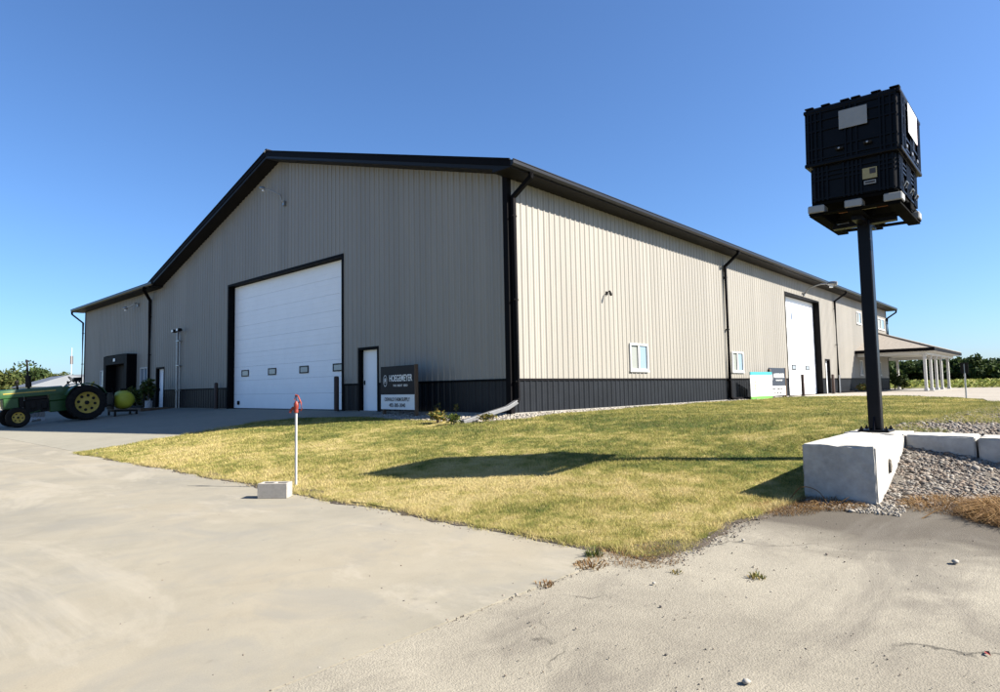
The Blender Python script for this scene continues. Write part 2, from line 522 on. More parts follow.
def sheet(name, poly, dz, mat, kind='structure', step=.6, zf=gz, bumpf=None, skirt=.07, label=None, cat=None):
    bm = bmesh.new()
    f = bm.faces.new([bm.verts.new((x, y, 0)) for x, y in poly])
    xs = [p[0] for p in poly]; ys = [p[1] for p in poly]
    near = [-8.5, -5.6, -3.5, -2.8, 0]
    xl = set(near) | set(np.arange(max(min(xs), -14), min(max(xs), 26), step).round(3)) | set(np.arange(26, max(xs), 8))
    yl = {-7.0, -9.2} | set(np.arange(max(min(ys), -16), min(max(ys), 12), step).round(3))
    for x in sorted(xl):
        if min(xs) < x < max(xs):
            bmesh.ops.bisect_plane(bm, geom=bm.verts[:] + bm.edges[:] + bm.faces[:], plane_co=(x, 0, 0), plane_no=(1, 0, 0), dist=1e-5)
    for y in sorted(yl):
        if min(ys) < y < max(ys):
            bmesh.ops.bisect_plane(bm, geom=bm.verts[:] + bm.edges[:] + bm.faces[:], plane_co=(0, y, 0), plane_no=(0, 1, 0), dist=1e-5)
    bmesh.ops.triangulate(bm, faces=bm.faces[:])
    bmesh.ops.recalc_face_normals(bm, faces=bm.faces[:])
    if bm.faces and sum(f.normal.z for f in bm.faces) < 0:
        bmesh.ops.reverse_faces(bm, faces=bm.faces[:])
    for v in bm.verts:
        b = bumpf(v.co.x, v.co.y) if bumpf is not None else 0.0
        v.co.z = float(zf(v.co.x, v.co.y)) + dz + float(b)
    if skirt > 0:
        be = [e for e in bm.edges if len(e.link_faces) == 1]
        ex = bmesh.ops.extrude_edge_only(bm, edges=be)
        for g in ex['geom']:
            if isinstance(g, bmesh.types.BMVert): g.co.z -= skirt
    me = bpy.data.meshes.new(name); bm.to_mesh(me); bm.free()
    me.materials.append(MAT[mat])
    ob = bpy.data.objects.new(name, me); COL.objects.link(ob)
    tag(ob, label, cat, kind=kind)
    return ob

# one sheet to the horizon, a little below the laid surfaces
xs = np.concatenate([[-3000, -1000, -400, -150, -60, -30], np.arange(-15, 2.01, .5), np.arange(3, 30, 2.), [40, 60, 90, 150, 300, 700, 3000]])
ys = np.concatenate([[-3000, -1000, -400, -150, -60, -30], np.arange(-16, -5.9, .5), np.arange(-5, 30, 2.), [40, 60, 90, 150, 300, 700, 3000]])
GX, GY = np.meshgrid(xs, ys, indexing='ij')
GZ = gz(GX, GY) - .075
nx, ny = GX.shape
idx = np.arange(nx * ny).reshape(nx, ny)
fc = np.stack([idx[:-1, :-1], idx[1:, :-1], idx[1:, 1:], idx[:-1, 1:]], -1).reshape(-1, 4)
g_ = np_obj('ground', np.stack([GX, GY, GZ], -1).reshape(-1, 3), fc, 'field'); tag(g_, kind='structure')

LAWN = [(-8.62, 6.95), (-8.55, 3.0), (-8.5, 0), (-8.52, -3.6), (-8.5, -7.3), (-8.45, -8.55), (-8.5, -9.0), (-7.9, -9.1), (-7.2, -9.02), (-6.4, -9.16),
        (-5.6, -9.26), (-2.9, -9.24), (-1.5, -9.3), (1.2, -9.7), (5.3, -9.9), (12, -9.5), (15.8, -9.1), (19.5, -7.2), (21.6, -5.2), (21.0, -1.3), (17.5, -1.1),
        (10.3, -.85), (5, -1.1), (1.8, -1.5), (-1.0, -1.25), (-1.9, -.2), (-1.75, 1.2), (-1.5, 4.1), (-1.45, 5.6), (-2.0, 7.3), (-3.1, 8.4), (-4.2, 8.0), (-5.2, 7.65), (-5.9, 7.5), (-7.4, 7.05)]
lawnpoly = ragged(LAWN, .035, .16, 3)
lb = lambda x, y: wob(x, y, .9, .008)
tag(sheet('lawn', lawnpoly, .012, 'thatch', step=.5, bumpf=lb))

soilpoly = ragged([(-8.70, 6.9), (-8.66, 3.0), (-8.60, 0), (-8.63, -3.6), (-8.60, -7.3), (-8.56, -8.6), (-8.62, -9.08), (-7.9, -9.2), (-7.2, -9.13), (-6.4, -9.27), (-5.6, -9.36), (-5.6, -9.1), (-7.9, -8.9), (-8.3, -8.4), (-8.35, 0), (-8.4, 6.8)], .045, .11, 8)
sheet('soil_edge', soilpoly, .005, 'soil', step=.5, skirt=.02)
sheet('concrete_slab', [(-40, -8.74), (-8.56, -8.74), (-8.56, 60), (-40, 60)], 0.0, 'slab', step=1.5)
sheet('driveway', [(-8.545, 6.4), (-5.9, 7.2), (-4.2, 7.6), (-3.0, 7.9), (-1.6, 6.9), (-1.35, 5.3), (-.01, 5.3), (-.01, 7.5), (.34, 7.5), (.34, 18), (-.01, 18), (-.01, 60), (-8.545, 60)], 0.0, 'drive', step=1.5)
oldz = lambda x, y: gz(x, np.minimum(y, -9.4)) 
pb = lambda x, y: wob(x, y, 1.3, .004, 1.0)
sheet('pavement', [(-40, -8.755), (-8.3, -8.755), (-8.3, -9.0), (-5.5, -9.2), (-5.4, -10.3), (-5.5, -13), (-5.3, -60), (-40, -60)], -.006, 'oldpave', step=.7, zf=lambda x, y: np.where(np.asarray(x) < -8.5, -.7, oldz(x, y)), bumpf=pb)
sheet('gravel_pad', [(15.9, -9.15), (19.55, -7.25), (21.65, -5.2), (21.1, -1.0), (23, -.02), (52, -.02), (52, 8), (58, 8), (58, -60), (12, -60), (6, -14), (8, -10.2)], .0, 'pad', step=3)
# gravel at the foot of the walls
sheet('gravel_strip', [(-.01, -.012), (22.9, -.012), (20.9, -1.35), (17.5, -1.2), (10.3, -.95), (5, -1.2), (1.8, -1.6), (-1.1, -1.35), (-2.0, -.2), (-1.85, 1.2), (-1.6, 4.1), (-1.55, 5.28), (-.01, 5.28)], -.03, 'gravelbed', step=.8)
# gravel bank before and yard behind the block wall
sheet('gravel_bank', [(-5.75, -9.95), (-3.45, -9.95), (-3.45, -14.1), (-5.6, -14.1)], 0, 'gravelbed', step=.25, zf=bankz, bumpf=lambda x, y: wob(x, y, 4, .012))
sheet('gravel_yard', [(-2.9, -9.25), (-1.5, -9.3), (1.2, -9.7), (5.3, -9.95), (7.9, -10.1), (6, -14), (4, -14.1), (-2.95, -14.1), (-2.95, -9.5)], .0, 'gravelbed', step=.5, zf=lambda x, y: np.interp(x, [-4, -2.8, 0, 20], [-.04, -.04, -.02, 0]), bumpf=lambda x, y: wob(x, y, 2.2, .012))

# ------------------------------------------------------------------ metal building
W = .948; H = 6.72; GY1 = 25.9; YF = 40.5; XF = 48.5; RID = GY1 / 2; SL = .2895
bld = root('metal_building', (0, 0, 0), 'large tan ribbed steel building with charcoal base band and dark roof', 'building')
bld['_org'] = (0, 0, 0)

def ztop_gable(y):
    if y <= GY1: return 6.82 + SL * min(y, GY1 - y)
    return H + .02
PW = .81; PER = .27
PROF = [(0.0, 0.0), (.038, .027), (.074, .027), (.112, 0.0), (.165, 0.0), (.177, .006), (.200, .006), (.212, 0.0)]

def prof_pts(a, b):
    pts = []
    k0 = int(math.floor(a / PER)) - 1
    full = []
    for k in range(k0, int(math.ceil(b / PER)) + 2):
        for (o, h) in PROF: full.append((k * PER + o, h))
    S = np.array([q[0] for q in full]); Hh = np.array([q[1] for q in full])
    ss = [a] + [s for s in S if a + 1e-4 < s < b - 1e-4] + [b]
    return [(s, float(np.interp(s, S, Hh))) for s in ss]

_cache = {}
def siding(parent, plane, s0, s1, zb, zt, openings, name, mat, lap=0.0):
    k = 0; s = s0
    while s < s1 - 1e-3:
        a, b = s, min(s + PW, s1)
        cuts = sorted({a, b} | {q for o in openings for q in o[:2] if a < q < b})
        segs = []
        for c0, c1 in zip(cuts[:-1], cuts[1:]):
            mid = (c0 + c1) / 2
            free = [(zb(mid) if callable(zb) else zb, None)]
            ops = sorted([(o[2], o[3]) for o in openings if o[0] <= mid <= o[1]])
            lo = zb
            for (z0, z1) in ops:
                if z0 > lo + .02: segs.append((c0, c1, lo, z0))
                lo = max(lo, z1)
            segs.append((c0, c1, lo, None))
        mb = MB()
        for (c0, c1, lo, hi) in segs:
            pp = prof_pts(c0 - s0, c1 - s0)
            topz = [min(9e9 if hi is None else hi, zt(q[0] + s0) if callable(zt) else zt) for q in pp]
            if max(topz) <= lo + .02: continue
            n = len(mb.v)
            for (q, h), tz in zip(pp, topz):
                q2 = q + s0 - a; h2 = h + lap
                for z in (lo, tz):
                    mb.v.append((-h2, q2, z) if plane == 'X' else (q2, -h2, z))
            for i in range(len(pp) - 1):
                mb.f.append((n + 2 * i, n + 2 * i + 2, n + 2 * i + 3, n + 2 * i + 1))
        if mb.f:
            key = (name, plane, tuple((round(q[0], 3), round(q[1], 3), round(q[2], 3)) for q in mb.v))
            me = _cache.get(key)
            if me is None:
                me = mb.mesh(name, MAT[mat]); _cache[key] = me
            # keep the sheet's face towards the outside
            link_mesh(name, me, parent, (0, a, 0) if plane == 'X' else (a, 0, 0))
        s = b; k += 1

def core(name, plane, s0, s1, zt, openings, d0=.03, d1=.22, mat='tan', zbase=-.02):
    mb = MB()
    cuts = sorted({s0, s1} | {q for o in openings for q in o[:2]} | ({RID, GY1} if plane == 'X' else set()))
    for c0, c1 in zip(cuts[:-1], cuts[1:]):
        mid = (c0 + c1) / 2
        lo = zbase; spans = []
        for (z0, z1) in sorted([(o[2], o[3]) for o in openings if o[0] < mid < o[1]]):
            if z0 > lo + .01: spans.append((lo, z0))
            lo = max(lo, z1)
        spans.append((lo, None))
        for lo, hi in spans:
            ta = zt(c0 + 1e-6) - .03 if hi is None else hi; tb = zt(c1 - 1e-6) - .03 if hi is None else hi
            if plane == 'X':
                mb.hexa([(d0, c0, lo), (d1, c0, lo), (d1, c1, lo), (d0, c1, lo)], [(d0, c0, ta), (d1, c0, ta), (d1, c1, tb), (d0, c1, tb)])
            else:
                mb.hexa([(c0, d0, lo), (c1, d0, lo), (c1, d1, lo), (c0, d1, lo)], [(c0, d0, ta), (c1, d0, tb), (c1, d1, tb), (c0, d1, ta)])
    me = mb.mesh(name, MAT[mat])
    ob = bpy.data.objects.new(name, me); COL.objects.link(ob); ob.parent = bld; ob['_org'] = (0, 0, 0)
    return ob

BD = (8.18, 17.6, -.03, 5.76)          # big door in the gable
MD = (6.05, 7.16, -.03, 2.2)           # walk door
LD = (25.46, 26.59, -.03, 2.2)         # walk door by the wing
VD = (30.35, 33.75, -.03, 2.95)        # framed entry in the wing
GW1 = (35.6, 36.72, 1.36, 2.40); GW2 = (27.95, 29.14, 1.32, 2.33)
gop = [BD, MD, LD, VD, GW1, GW2]
RB = (23.07, 29.31, -.03, 5.74); RM = (30.1, 31.05, -.03, 2.15)
SW = [(6.39, 7.66, 1.26, 2.24), (15.39, 16.72, 1.28, 2.22), (38.5, 39.9, 5.0, 5.9), (45.3, 47.7, 5.0, 5.9), (38.7, 39.6, 1.2, 2.3), (44.6, 45.6, 1.2, 2.3)]
PD = (41.2, 43.0, -.03, 2.25)
sop = [RB, RM, PD] + SW

gw = core('gable_wall', 'X', 0.002, YF, ztop_gable, gop)
siding(gw, 'X', .0, GY1 + .02, W, ztop_gable, gop, 'siding_panel', 'tan')
siding(gw, 'X', GY1 + .02, YF, W, H, gop, 'siding_panel', 'tan')
siding(gw, 'X', .0, GY1 + .02, .02, W, gop, 'base_panel', 'dark')
siding(gw, 'X', GY1 + .02, YF, .02, W, gop, 'base_panel', 'dark')
swl = core('side_wall', 'Y', .23, XF, lambda s: H + .02, sop)
siding(swl, 'Y', .0, XF, W, H, sop, 'siding_panel', 'tan')
siding(swl, 'Y', .0, XF, .02, W, sop, 'base_panel', 'dark')
# hidden walls close the shell
MB().box(XF - .2, XF, .23, GY1, -.02, H).build('rear_wall', 'tan', bld)
MB().box(.23, 20, YF - .2, YF, -.02, H).build('wing_end_wall', 'tan', bld)
MB().hexa([(XF - .2, .3, H), (XF, .3, H), (XF, GY1, H), (XF - .2, GY1, H)], [(XF - .2, RID - .1, 10.4), (XF, RID - .1, 10.4), (XF, RID + .1, 10.4), (XF - .2, RID + .1, 10.4)]).build('rear_gable', 'tan', bld)
# concrete footing
mb = MB().box(-.035, .0, -.035, 5.3, -.3, .018).box(-.035, 23.0, -.035, .0, -.3, .017).box(31.1, XF, -.035, 0, -.3, .017)
mb.build('footing', 'foot', bld)
# base band cap, split at the openings
def bands(op, s0, s1):
    cur = s0; out = []
    for o in sorted([q for q in op if q[2] < W < q[3]]):
        if o[0] > cur: out.append((cur, o[0]))
        cur = max(cur, o[1])
    out.append((cur, s1)); return out
for a, b in bands(gop, .13, YF): MB().box(-.036, 0, a, b, W - .03, W + .035).build('cap_trim', 'trim', gw)
for a, b in bands(sop, .13, XF - .1): MB().box(a, b, -.036, 0, W - .03, W + .035).build('cap_trim', 'trim', swl)
# corner boards
MB().box(-.040, 0.0, -.040, .14, .0, 6.80).box(0.001, .12, -.0405, 0.0, .0, 6.70).build('corner_trim', 'trim', bld)
MB().box(XF - .12, XF + .03, -.041, 0.0, .0, 6.70).build('corner_trim', 'trim', bld)
MB().box(-.040, .0, YF - .12, YF + .03, .0, 6.70).build('corner_trim', 'trim', bld)

# roof: one solid with horizontal eave soffits and sloping rakes
OH = .68; XO = -.60; XE = XF + .6
sec = [(-OH, 6.725), (-OH, 6.90), (RID, 10.86), (GY1 + OH, 6.90), (GY1 + OH, 6.725), (GY1, 6.725), (GY1, 6.82), (RID, 10.568), (0, 6.82), (0, 6.725)]
mb = MB()
n = len(sec)
for x in (XO, XE):
    mb.v += [(x, y, z) for y, z in sec]
mb.f += [(0, 1, 2, 7, 8, 9), (2, 3, 4, 5, 6, 7), tuple(n + i for i in (9, 8, 7, 2, 1, 0)), tuple(n + i for i in (7, 6, 5, 4, 3, 2))]
for i in range(n):
    j = (i + 1) % n
    mb.f.append((i, j, n + j, n + i))
rf = mb.build('roof', 'roof', bld)
mb = MB()
for sgn in (0, 1):                       # standing ribs, mostly seen from above
    y0, y1 = (-OH, RID) if sgn == 0 else (GY1 + OH, RID)
    x = XO + .15
    while x < XE:
        mb.hexa([(x, y0, 6.90), (x + .05, y0, 6.90), (x + .05, y1, 10.86), (x, y1, 10.86)], [(x, y0, 6.925), (x + .05, y0, 6.925), (x + .05, y1, 10.885), (x, y1, 10.885)])
        x += .81
mb.build('roof_rib', 'roof', rf)
MB().sweep([(XO - .02, RID, 10.87), (XE + .02, RID, 10.87)], .1, 6).build('ridge_cap', 'roof', rf)
# rake fascia boards with a proud edge strip
for y0, y1 in ((-OH, RID), (GY1 + OH, RID)):
    mb = MB()
    mb.hexa([(XO - .03, y0, 6.73), (XO, y0, 6.73), (XO, y1, 10.66), (XO - .03, y1, 10.66)], [(XO - .03, y0, 6.93), (XO, y0, 6.93), (XO, y1, 10.885), (XO - .03, y1, 10.885)])
    mb.hexa([(XO - .05, y0, 6.89), (XO - .031, y0, 6.89), (XO - .031, y1, 10.845), (XO - .05, y1, 10.845)], [(XO - .05, y0, 6.94), (XO - .031, y0, 6.94), (XO - .031, y1, 10.895), (XO - .05, y1, 10.895)])
    mb.build('rake_fascia', 'trim', rf)
# rake soffit boards under the overhang
for y0, y1, z0, z1 in ((-.02, RID, 6.812, 10.562), (GY1 + .02, RID, 6.812, 10.562)):
    MB().hexa([(XO, y0, z0 - .02), (-.001, y0, z0 - .02), (-.001, y1, z1 - .02), (XO, y1, z1 - .02)], [(XO, y0, z0), (-.001, y0, z0), (-.001, y1, z1), (XO, y1, z1)]).build('rake_soffit', 'soffit', rf)
MB().box(XO, XE, -OH + .002, -.003, 6.70, 6.722).build('eave_soffit', 'soffit', rf)
MB().sweep([(XO - .035, RID, 10.83), (XO - .075, RID, 10.83)], .045, 10).build('ridge_button', 'vinyl', rf)
# wing roof with its eave towards the drive
sec = [(-OH, 6.725), (-OH, 6.90), (9.5, 9.85), (19.7, 6.9), (19.7, 6.725)]
mb = MB(); n = len(sec); Y0, Y1 = GY1 + .15, YF + .6
for y in (Y0, Y1): mb.v += [(x, y, z) for x, z in sec]
mb.f += [tuple(range(n)), tuple(n + i for i in reversed(range(n)))]
for i in range(n):
    j = (i + 1) % n; mb.f.append((i, j, n + j, n + i))
wr = mb.build('wing_roof', 'roof', bld)
MB().box(-OH + .002, -.003, GY1 + .2, YF + .55, 6.70, 6.722).build('eave_soffit', 'soffit', wr)
# gutters: K-shaped trough with rolled lip
def gutter(p0, p1, out, name_parent):
    a, b = Vector(p0), Vector(p1); o = Vector(out)
    pr = [(0, 0), (.07, 0), (.115, .06), (.115, .15), (.13, .152), (.13, .172), (.100, .172), (.100, .075), (.062, .012), (.012, .012), (.012, .165), (0, .165)]
    mb = MB(); n = len(pr)
    for q in (a, b): mb.v += [tuple(q + o * d + Vector((0, 0, h))) for d, h in pr]
    for i in range(n):
        j = (i + 1) % n; mb.f.append((i, j, n + j, n + i))
    mb.build('gutter', 'gutter', name_parent)
    cp = MB(); cpp = [(0, 0), (.07, 0), (.115, .06), (.115, .15), (0, .16)]
    for q in (a, b):
        k = len(cp.v); cp.v += [tuple(q + o * d + Vector((0, 0, h))) for d, h in cpp]; cp.f.append(tuple(range(k, k + 5)))
    cp.build('gutter_end', 'gutter', name_parent)
gutter((XO - .02, -OH - .002, 6.735), (XE + .02, -OH - .002, 6.735), (0, -1, 0), rf)
gutter((-OH - .002, GY1 - .5, 6.735), (-OH - .002, YF + .62, 6.735), (-1, 0, 0), wr)

def downspout(pts, straps, mat='trim', ext=None, out=(0, -1, 0)):
    d = MB().sweep(pts, .05, rect=(.15, .115)).build('downspout', mat, bld, bevel=.008)
    for z in straps:
        q = Vector(pts[2]); q.z = z
        if out[1]: MB().box(q.x - .09, q.x + .09, q.y - .047, q.y + .075, z - .02, z + .02).build('strap', mat, d)
        else: MB().box(q.x - .047, q.x + .075, q.y - .09, q.y + .09, z - .02, z + .02).build('strap', mat, d)
    if ext: MB().sweep(ext, .05, rect=(.135, .11)).build('extension_pipe', 'alum' if mat == 'trim' and ext[0][0] < 1 else mat, d, bevel=.012)
    return d
downspout([(.22, -.74, 6.735), (.2, -.72, 6.6), (.13, -.12, 6.15), (.13, -.12, .42), (.04, -.15, .30)], (5.6, 3.2, .9), ext=[(.06, -.15, .33), (-.35, -.15, .17), (-2.05, -.15, -.13)])
downspout([(14.9, -.74, 6.735), (14.9, -.72, 6.6), (14.85, -.12, 6.1), (14.85, -.12, .16), (14.98, -.14, .07)], (5.6, 3.2, .9), ext=[(15.0, -.14, .06), (16.9, -.3, .04)])
downspout([(33.0, -.74, 6.735), (33.0, -.72, 6.6), (32.6, -.12, 6.1), (32.6, -.12, .16), (32.75, -.14, .07)], (5.6, 3.2, .9), ext=[(32.8, -.14, .06), (36.0, -.3, .04)])
downspout([(XF + .45, -.74, 6.735), (XF + .45, -.70, 6.55), (XF - .06, -.12, 6.05), (XF - .06, -.12, 4.4)], (5.6,))
downspout([(-.74, 26.6, 6.735), (-.72, 26.7, 6.6), (-.12, 27.5, 6.15), (-.12, 27.5, .15), (-.35, 27.5, .06)], (5.2, 3.0, .9), out=(-1, 0, 0))
downspout([(-.74, 41.0, 6.735), (-.72, 41.0, 6.55), (-.1, 40.72, 5.95), (-.1, 40.72, .15), (-.3, 40.72, .06)], (5.2, 3.0, .9), out=(-1, 0, 0))
# trims are their own colour; the conductor at the corner ends in a bright extension

# overhead doors
def overhead_door(plane, o, rec, nsec, wz, wins, latch=None):
    s0, s1, z0, z1 = o; z0 = .0
    P = (lambda s, d, z: (d, s, z)) if plane == 'X' else (lambda s, d, z: (s, d, z))
    def bx(mb, a, b, d0, d1, za, zb):
        p, q = P(a, d0, za), P(b, d1, zb)
        return mb.box(min(p[0], q[0]), max(p[0], q[0]), min(p[1], q[1]), max(p[1], q[1]), za, zb)
    dr = MB()
    jw = .05
    bx(dr, s0 - .06, s0 + jw, -.045, rec + .06, z0, z1 + .06); bx(dr, s1 - jw, s1 + .06, -.045, rec + .06, z0, z1 + .06)
    bx(dr, s0 + jw, s1 - jw, -.045, rec + .06, z1 - .04, z1 + .06)
    d = dr.build('overhead_door', 'trim', bld)
    hgt = (z1 - .05 - z0 - .03) / nsec
    sm = None
    for k in range(nsec):
        za = z0 + .03 + k * hgt
        if sm is None:
            mb = MB()
            bx(mb, s0 + jw + .004, s1 - jw - .004, rec, rec + .05, 0, hgt - .005)
            # two pressed pinstripe ribs
            for rz in (.3, .62):
                bx(mb, s0 + jw + .03, s1 - jw - .03, rec - .006, rec - .0005, hgt * rz, hgt * rz + .018)
            sm = mb.mesh('door_section', MAT['white'], bevel=.004)
        link_mesh('door_section', sm, d, (0, 0, za))
    mb = MB(); bx(mb, s0 + jw, s1 - jw, rec + .06, rec + .1, z0, z1); mb.build('backing', 'trim', d)
    mb = MB(); bx(mb, s0 + jw, s1 - jw, rec - .01, rec + .04, z0, z0 + .03); mb.build('bottom_seal', 'rubber', d)
    for wc in wins:
        ww, wh = .34, .15
        mb = MB()
        for a, b, za, zb in ((wc - ww, wc + ww, wz - wh, wz - wh + .045), (wc - ww, wc + ww, wz + wh - .045, wz + wh), (wc - ww, wc - ww + .05, wz - wh + .045, wz + wh - .045), (wc + ww - .05, wc + ww, wz - wh + .045, wz + wh - .045)):
            bx(mb, a, b, rec - .03, rec - .008, za, zb)
        mb.build('window_frame', 'black', d)
        mb = MB(); bx(mb, wc - ww + .05, wc + ww - .05, rec - .018, rec - .009, wz - wh + .045, wz + wh - .045); mb.build('window_pane', 'paneglass', d)
    if latch:
        mb = MB(); bx(mb, latch - .1, latch + .1, rec - .05, rec - .008, .18, .36); mb.build('latch', 'black', d, bevel=.02)
    return d
MAT['paneglass'] = glass_mat('door_window', (.2, .23, .26), .15)
overhead_door('X', BD, .26, 9, 1.62, (16.42, 13.93, 11.33, 8.9), 17.05)
overhead_door('Y', RB, .32, 9, 1.62, (25.1, 27.6))

def walk_door(plane, o, rec, hinge, lab=None, leaf='white', glassy=False):
    s0, s1, z0, z1 = o; z0 = 0
    def bx(mb, a, b, d0, d1, za, zb):
        return mb.box(d0, d1, a, b, za, zb) if plane == 'X' else mb.box(a, b, d0, d1, za, zb)
    mb = MB(); bx(mb, s0 - .05, s0 + .04, -.042, rec + .05, z0, z1 + .05); bx(mb, s1 - .04, s1 + .05, -.042, rec + .05, z0, z1 + .05); bx(mb, s0 + .04, s1 - .04, -.042, rec + .05, z1 - .04, z1 + .05)
    d = mb.build('walk_door', 'trim', bld)
    mb = MB(); bx(mb, s0 + .045, s1 - .045, rec, rec + .045, .02, z1 - .045); lf = mb.build('door_leaf', leaf, d, bevel=.003)
    if glassy:
        mb = MB(); bx(mb, s0 + .2, s1 - .2, rec - .006, rec - .001, .4, z1 - .3); mb.build('door_pane', 'glass', d)
    h = s0 + .13 if hinge > 0 else s1 - .13
    mb = MB(); bx(mb, h - .03, h + .03, rec - .02, rec - .001, .92, 1.08); bx(mb, h - .02, h + .12 * hinge if hinge > 0 else h + .02, rec - .07, rec - .045, .99, 1.02)
    bx(mb, h - .012, h + .012, rec - .046, rec - .019, .99, 1.02)
    mb.build('door_handle', 'iron', d)
    mb = MB(); bx(mb, s0 + .04, s1 - .04, -.03, rec, .0, .018); mb.build('threshold', 'alum', d)
    return d
walk_door('X', MD, .13, -1)
walk_door('X', LD, .13, -1)
walk_door('Y', RM, .13, 1, leaf='white')
walk_door('Y', PD, .1, 1, leaf='trim', glassy=True)

def window(plane, o, mull=True):
    s0, s1, z0, z1 = o
    def bx(mb, a, b, d0, d1, za, zb):
        return mb.box(d0, d1, a, b, za, zb) if plane == 'X' else mb.box(a, b, d0, d1, za, zb)
    mb = MB(); t = .07
    for a, b, za, zb in ((s0, s1, z0, z0 + t), (s0, s1, z1 - t, z1), (s0, s0 + t, z0 + t, z1 - t), (s1 - t, s1, z0 + t, z1 - t)):
        bx(mb, a, b, -.055, .1, za, zb)
    w = mb.build('window', 'vinyl', bld, bevel=.006)
    m = (s0 + s1) / 2
    mb = MB(); bx(mb, m - .05, m + .05, -.035, .05, z0 + t + .001, z1 - t - .001); mb.build('mullion', 'vinyl', w)
    mb = MB(); bx(mb, s0 + t, m - .05, .01, .02, z0 + t, z1 - t); mb.build('pane', 'screen' if plane == 'Y' else 'glass', w)
    mb = MB(); bx(mb, m + .05, s1 - t, -.01, .0, z0 + t, z1 - t); mb.build('pane', 'glass' if plane == 'Y' else 'paneglass', w)
    mb = MB(); bx(mb, s0 - .04, s1 + .04, -.075, -.028, z0 - .05, z0 - .002); mb.build('sill', 'vinyl', w)
    return w
for o in (GW1, GW2): window('X', o)
for o in SW: window('Y', o)

# dark framed entry of the wing
mb = MB().box(-.55, .05, 29.85, 30.35, 0, 3.2).box(-.55, .05, 33.75, 34.25, 0, 3.2).box(-.55, .05, 30.35, 33.75, 2.62, 3.2)
en = mb.build('entry_surround', 'trim', bld, bevel=.02)
MB().box(.02, .07, 30.36, 31.7, 0, 2.6).build('door_leaf', 'white', en)
MB().box(.02, .06, 31.72, 33.74, 0, 2.6).build('dark_panel', 'iron', en)
MB().box(-.02, .019, 31.66, 31.78, 0, 2.6).build('door_post', 'wood', en)
MB().box(-.04, .018, 30.55, 30.65, .95, 1.25).build('door_handle', 'iron', en)
MB().box(-.60, -.551, 31.9, 32.2, 2.8, 3.0).build('entry_lamp', 'bulb', en, bevel=.02)

# hipped porch on white columns at the far end
pe = [(37.6, -4.75), (50.8, -4.75)]
pr_ = MB()
ez = 2.93
A = [(37.6, 0.02, ez), (37.6, -4.75, ez), (51.2, -4.75, ez), (51.2, 0.02, ez)]
Bt = [(43.4, 0.02, 4.5), (43.4, -.35, 4.5), (46.2, -.35, 4.5), (46.2, 0.02, 4.5)]
pr_.hexa(A, Bt)
po = pr_.build('porch_roof', 'shingle', bld)
MB().box(37.55, 37.599, -4.8, -.04, 2.72, 2.95).box(37.6, 51.2, -4.80, -4.751, 2.72, 2.95).box(51.201, 51.25, -4.8, 4.0, 2.72, 2.95).build('fascia', 'trim', po)
MB().box(37.61, 51.19, -4.74, -.04, 2.74, 2.76).build('porch_ceiling', 'column', po)
MB().box(38.0, 50.7, -4.28, -3.98, 2.50, 2.735).box(37.98, 38.22, -3.975, -.05, 2.50, 2.734).box(50.4, 50.7, -3.97, .5, 2.5, 2.733).build('beam', 'column', po)
MB().sweep([(37.62, -4.74, 2.96), (43.4, -.35, 4.53)], .06, 6).sweep([(51.18, -4.74, 2.96), (46.2, -.35, 4.53)], .06, 6).build('hip_cap', 'shingle', po)
for (cx, cy) in ((38.12, -4.12), (40.4, -4.12), (42.7, -4.12), (45.1, -4.12), (48.6, -4.12), (50.55, -.3)):
    c = MB().box(cx - .085, cx + .085, cy - .085, cy + .085, .2, 2.36).build('porch_column', 'column', bld, bevel=.01)
    MB().box(cx - .12, cx + .12, cy - .12, cy + .12, -.03, .2).build('column_base', 'column', c, bevel=.02)
    MB().box(cx - .11, cx + .11, cy - .11, cy + .11, 2.36, 2.5).build('column_cap', 'column', c, bevel=.02)
MB().box(37.9, 51.3, -4.6, -.04, -.05, .03).build('porch_floor', 'foot', bld)

def g1(x, y): return float(gz(x, y))

def along(u, dist):
    """ground point a given distance out, in the direction seen at picture column u"""
    d = (f_ + r_ * ((u - 500) / 629.46)); d.z = 0; d.normalize()
    return CAM.x + d.x * dist, CAM.y + d.y * dist

# ------------------------------------------------------------------ lamps on the walls
def flood_arm(name, base, out, elbow, head, label, rad=.022, hs=.11, headmat='alum'):
    r = root(name, base, label, 'wall light', 'lamps on the building walls')
    b = Vector(base); o = Vector(out)
    MB().box(b.x - .06, b.x + .06, b.y - .06, b.y + .06, b.z - .1, b.z + .1).build('wall_plate', 'galv', r, bevel=.01)
    MB().sweep([b + o * .03, b + o * .12 + Vector((0, 0, .1))] + [Vector(e) for e in elbow] + [Vector(head)], rad, 8).build('arm', 'galv', r, smooth=True)
    h = Vector(head); d = (h - Vector(elbow[-1])).normalized()
    hd = MB().sweep([h - d * hs * .3, h + d * hs * .6, h + d * hs * 2.2, h + d * hs * 3.2], [hs * .45, hs * .9, hs, hs * .75], 12).build('lamp_head', headmat, r, smooth=True)
    MB().sweep([h + d * hs * 1.0 - Vector((0, 0, hs * .8)), h + d * hs * 1.0 - Vector((0, 0, hs * 1.5))], hs * .7, 12).build('lens', 'bulb', hd)
    return r
flood_arm('floodlight', (-.06, 12.4, 8.62), (-1, 0, 0), [(-.22, 12.42, 8.95), (-.4, 12.9, 9.22)], (-.48, 13.3, 9.36), 'galvanised floodlight on bent arm high under the gable peak', .025, .085)
flood_arm('floodlight', (-.06, 29.6, 6.12), (-1, 0, 0), [(-.3, 29.5, 6.15), (-.5, 29.9, 5.98)], (-.52, 30.2, 5.96), 'long silver floodlight below the wing eave above the dark entry', .03, .11)
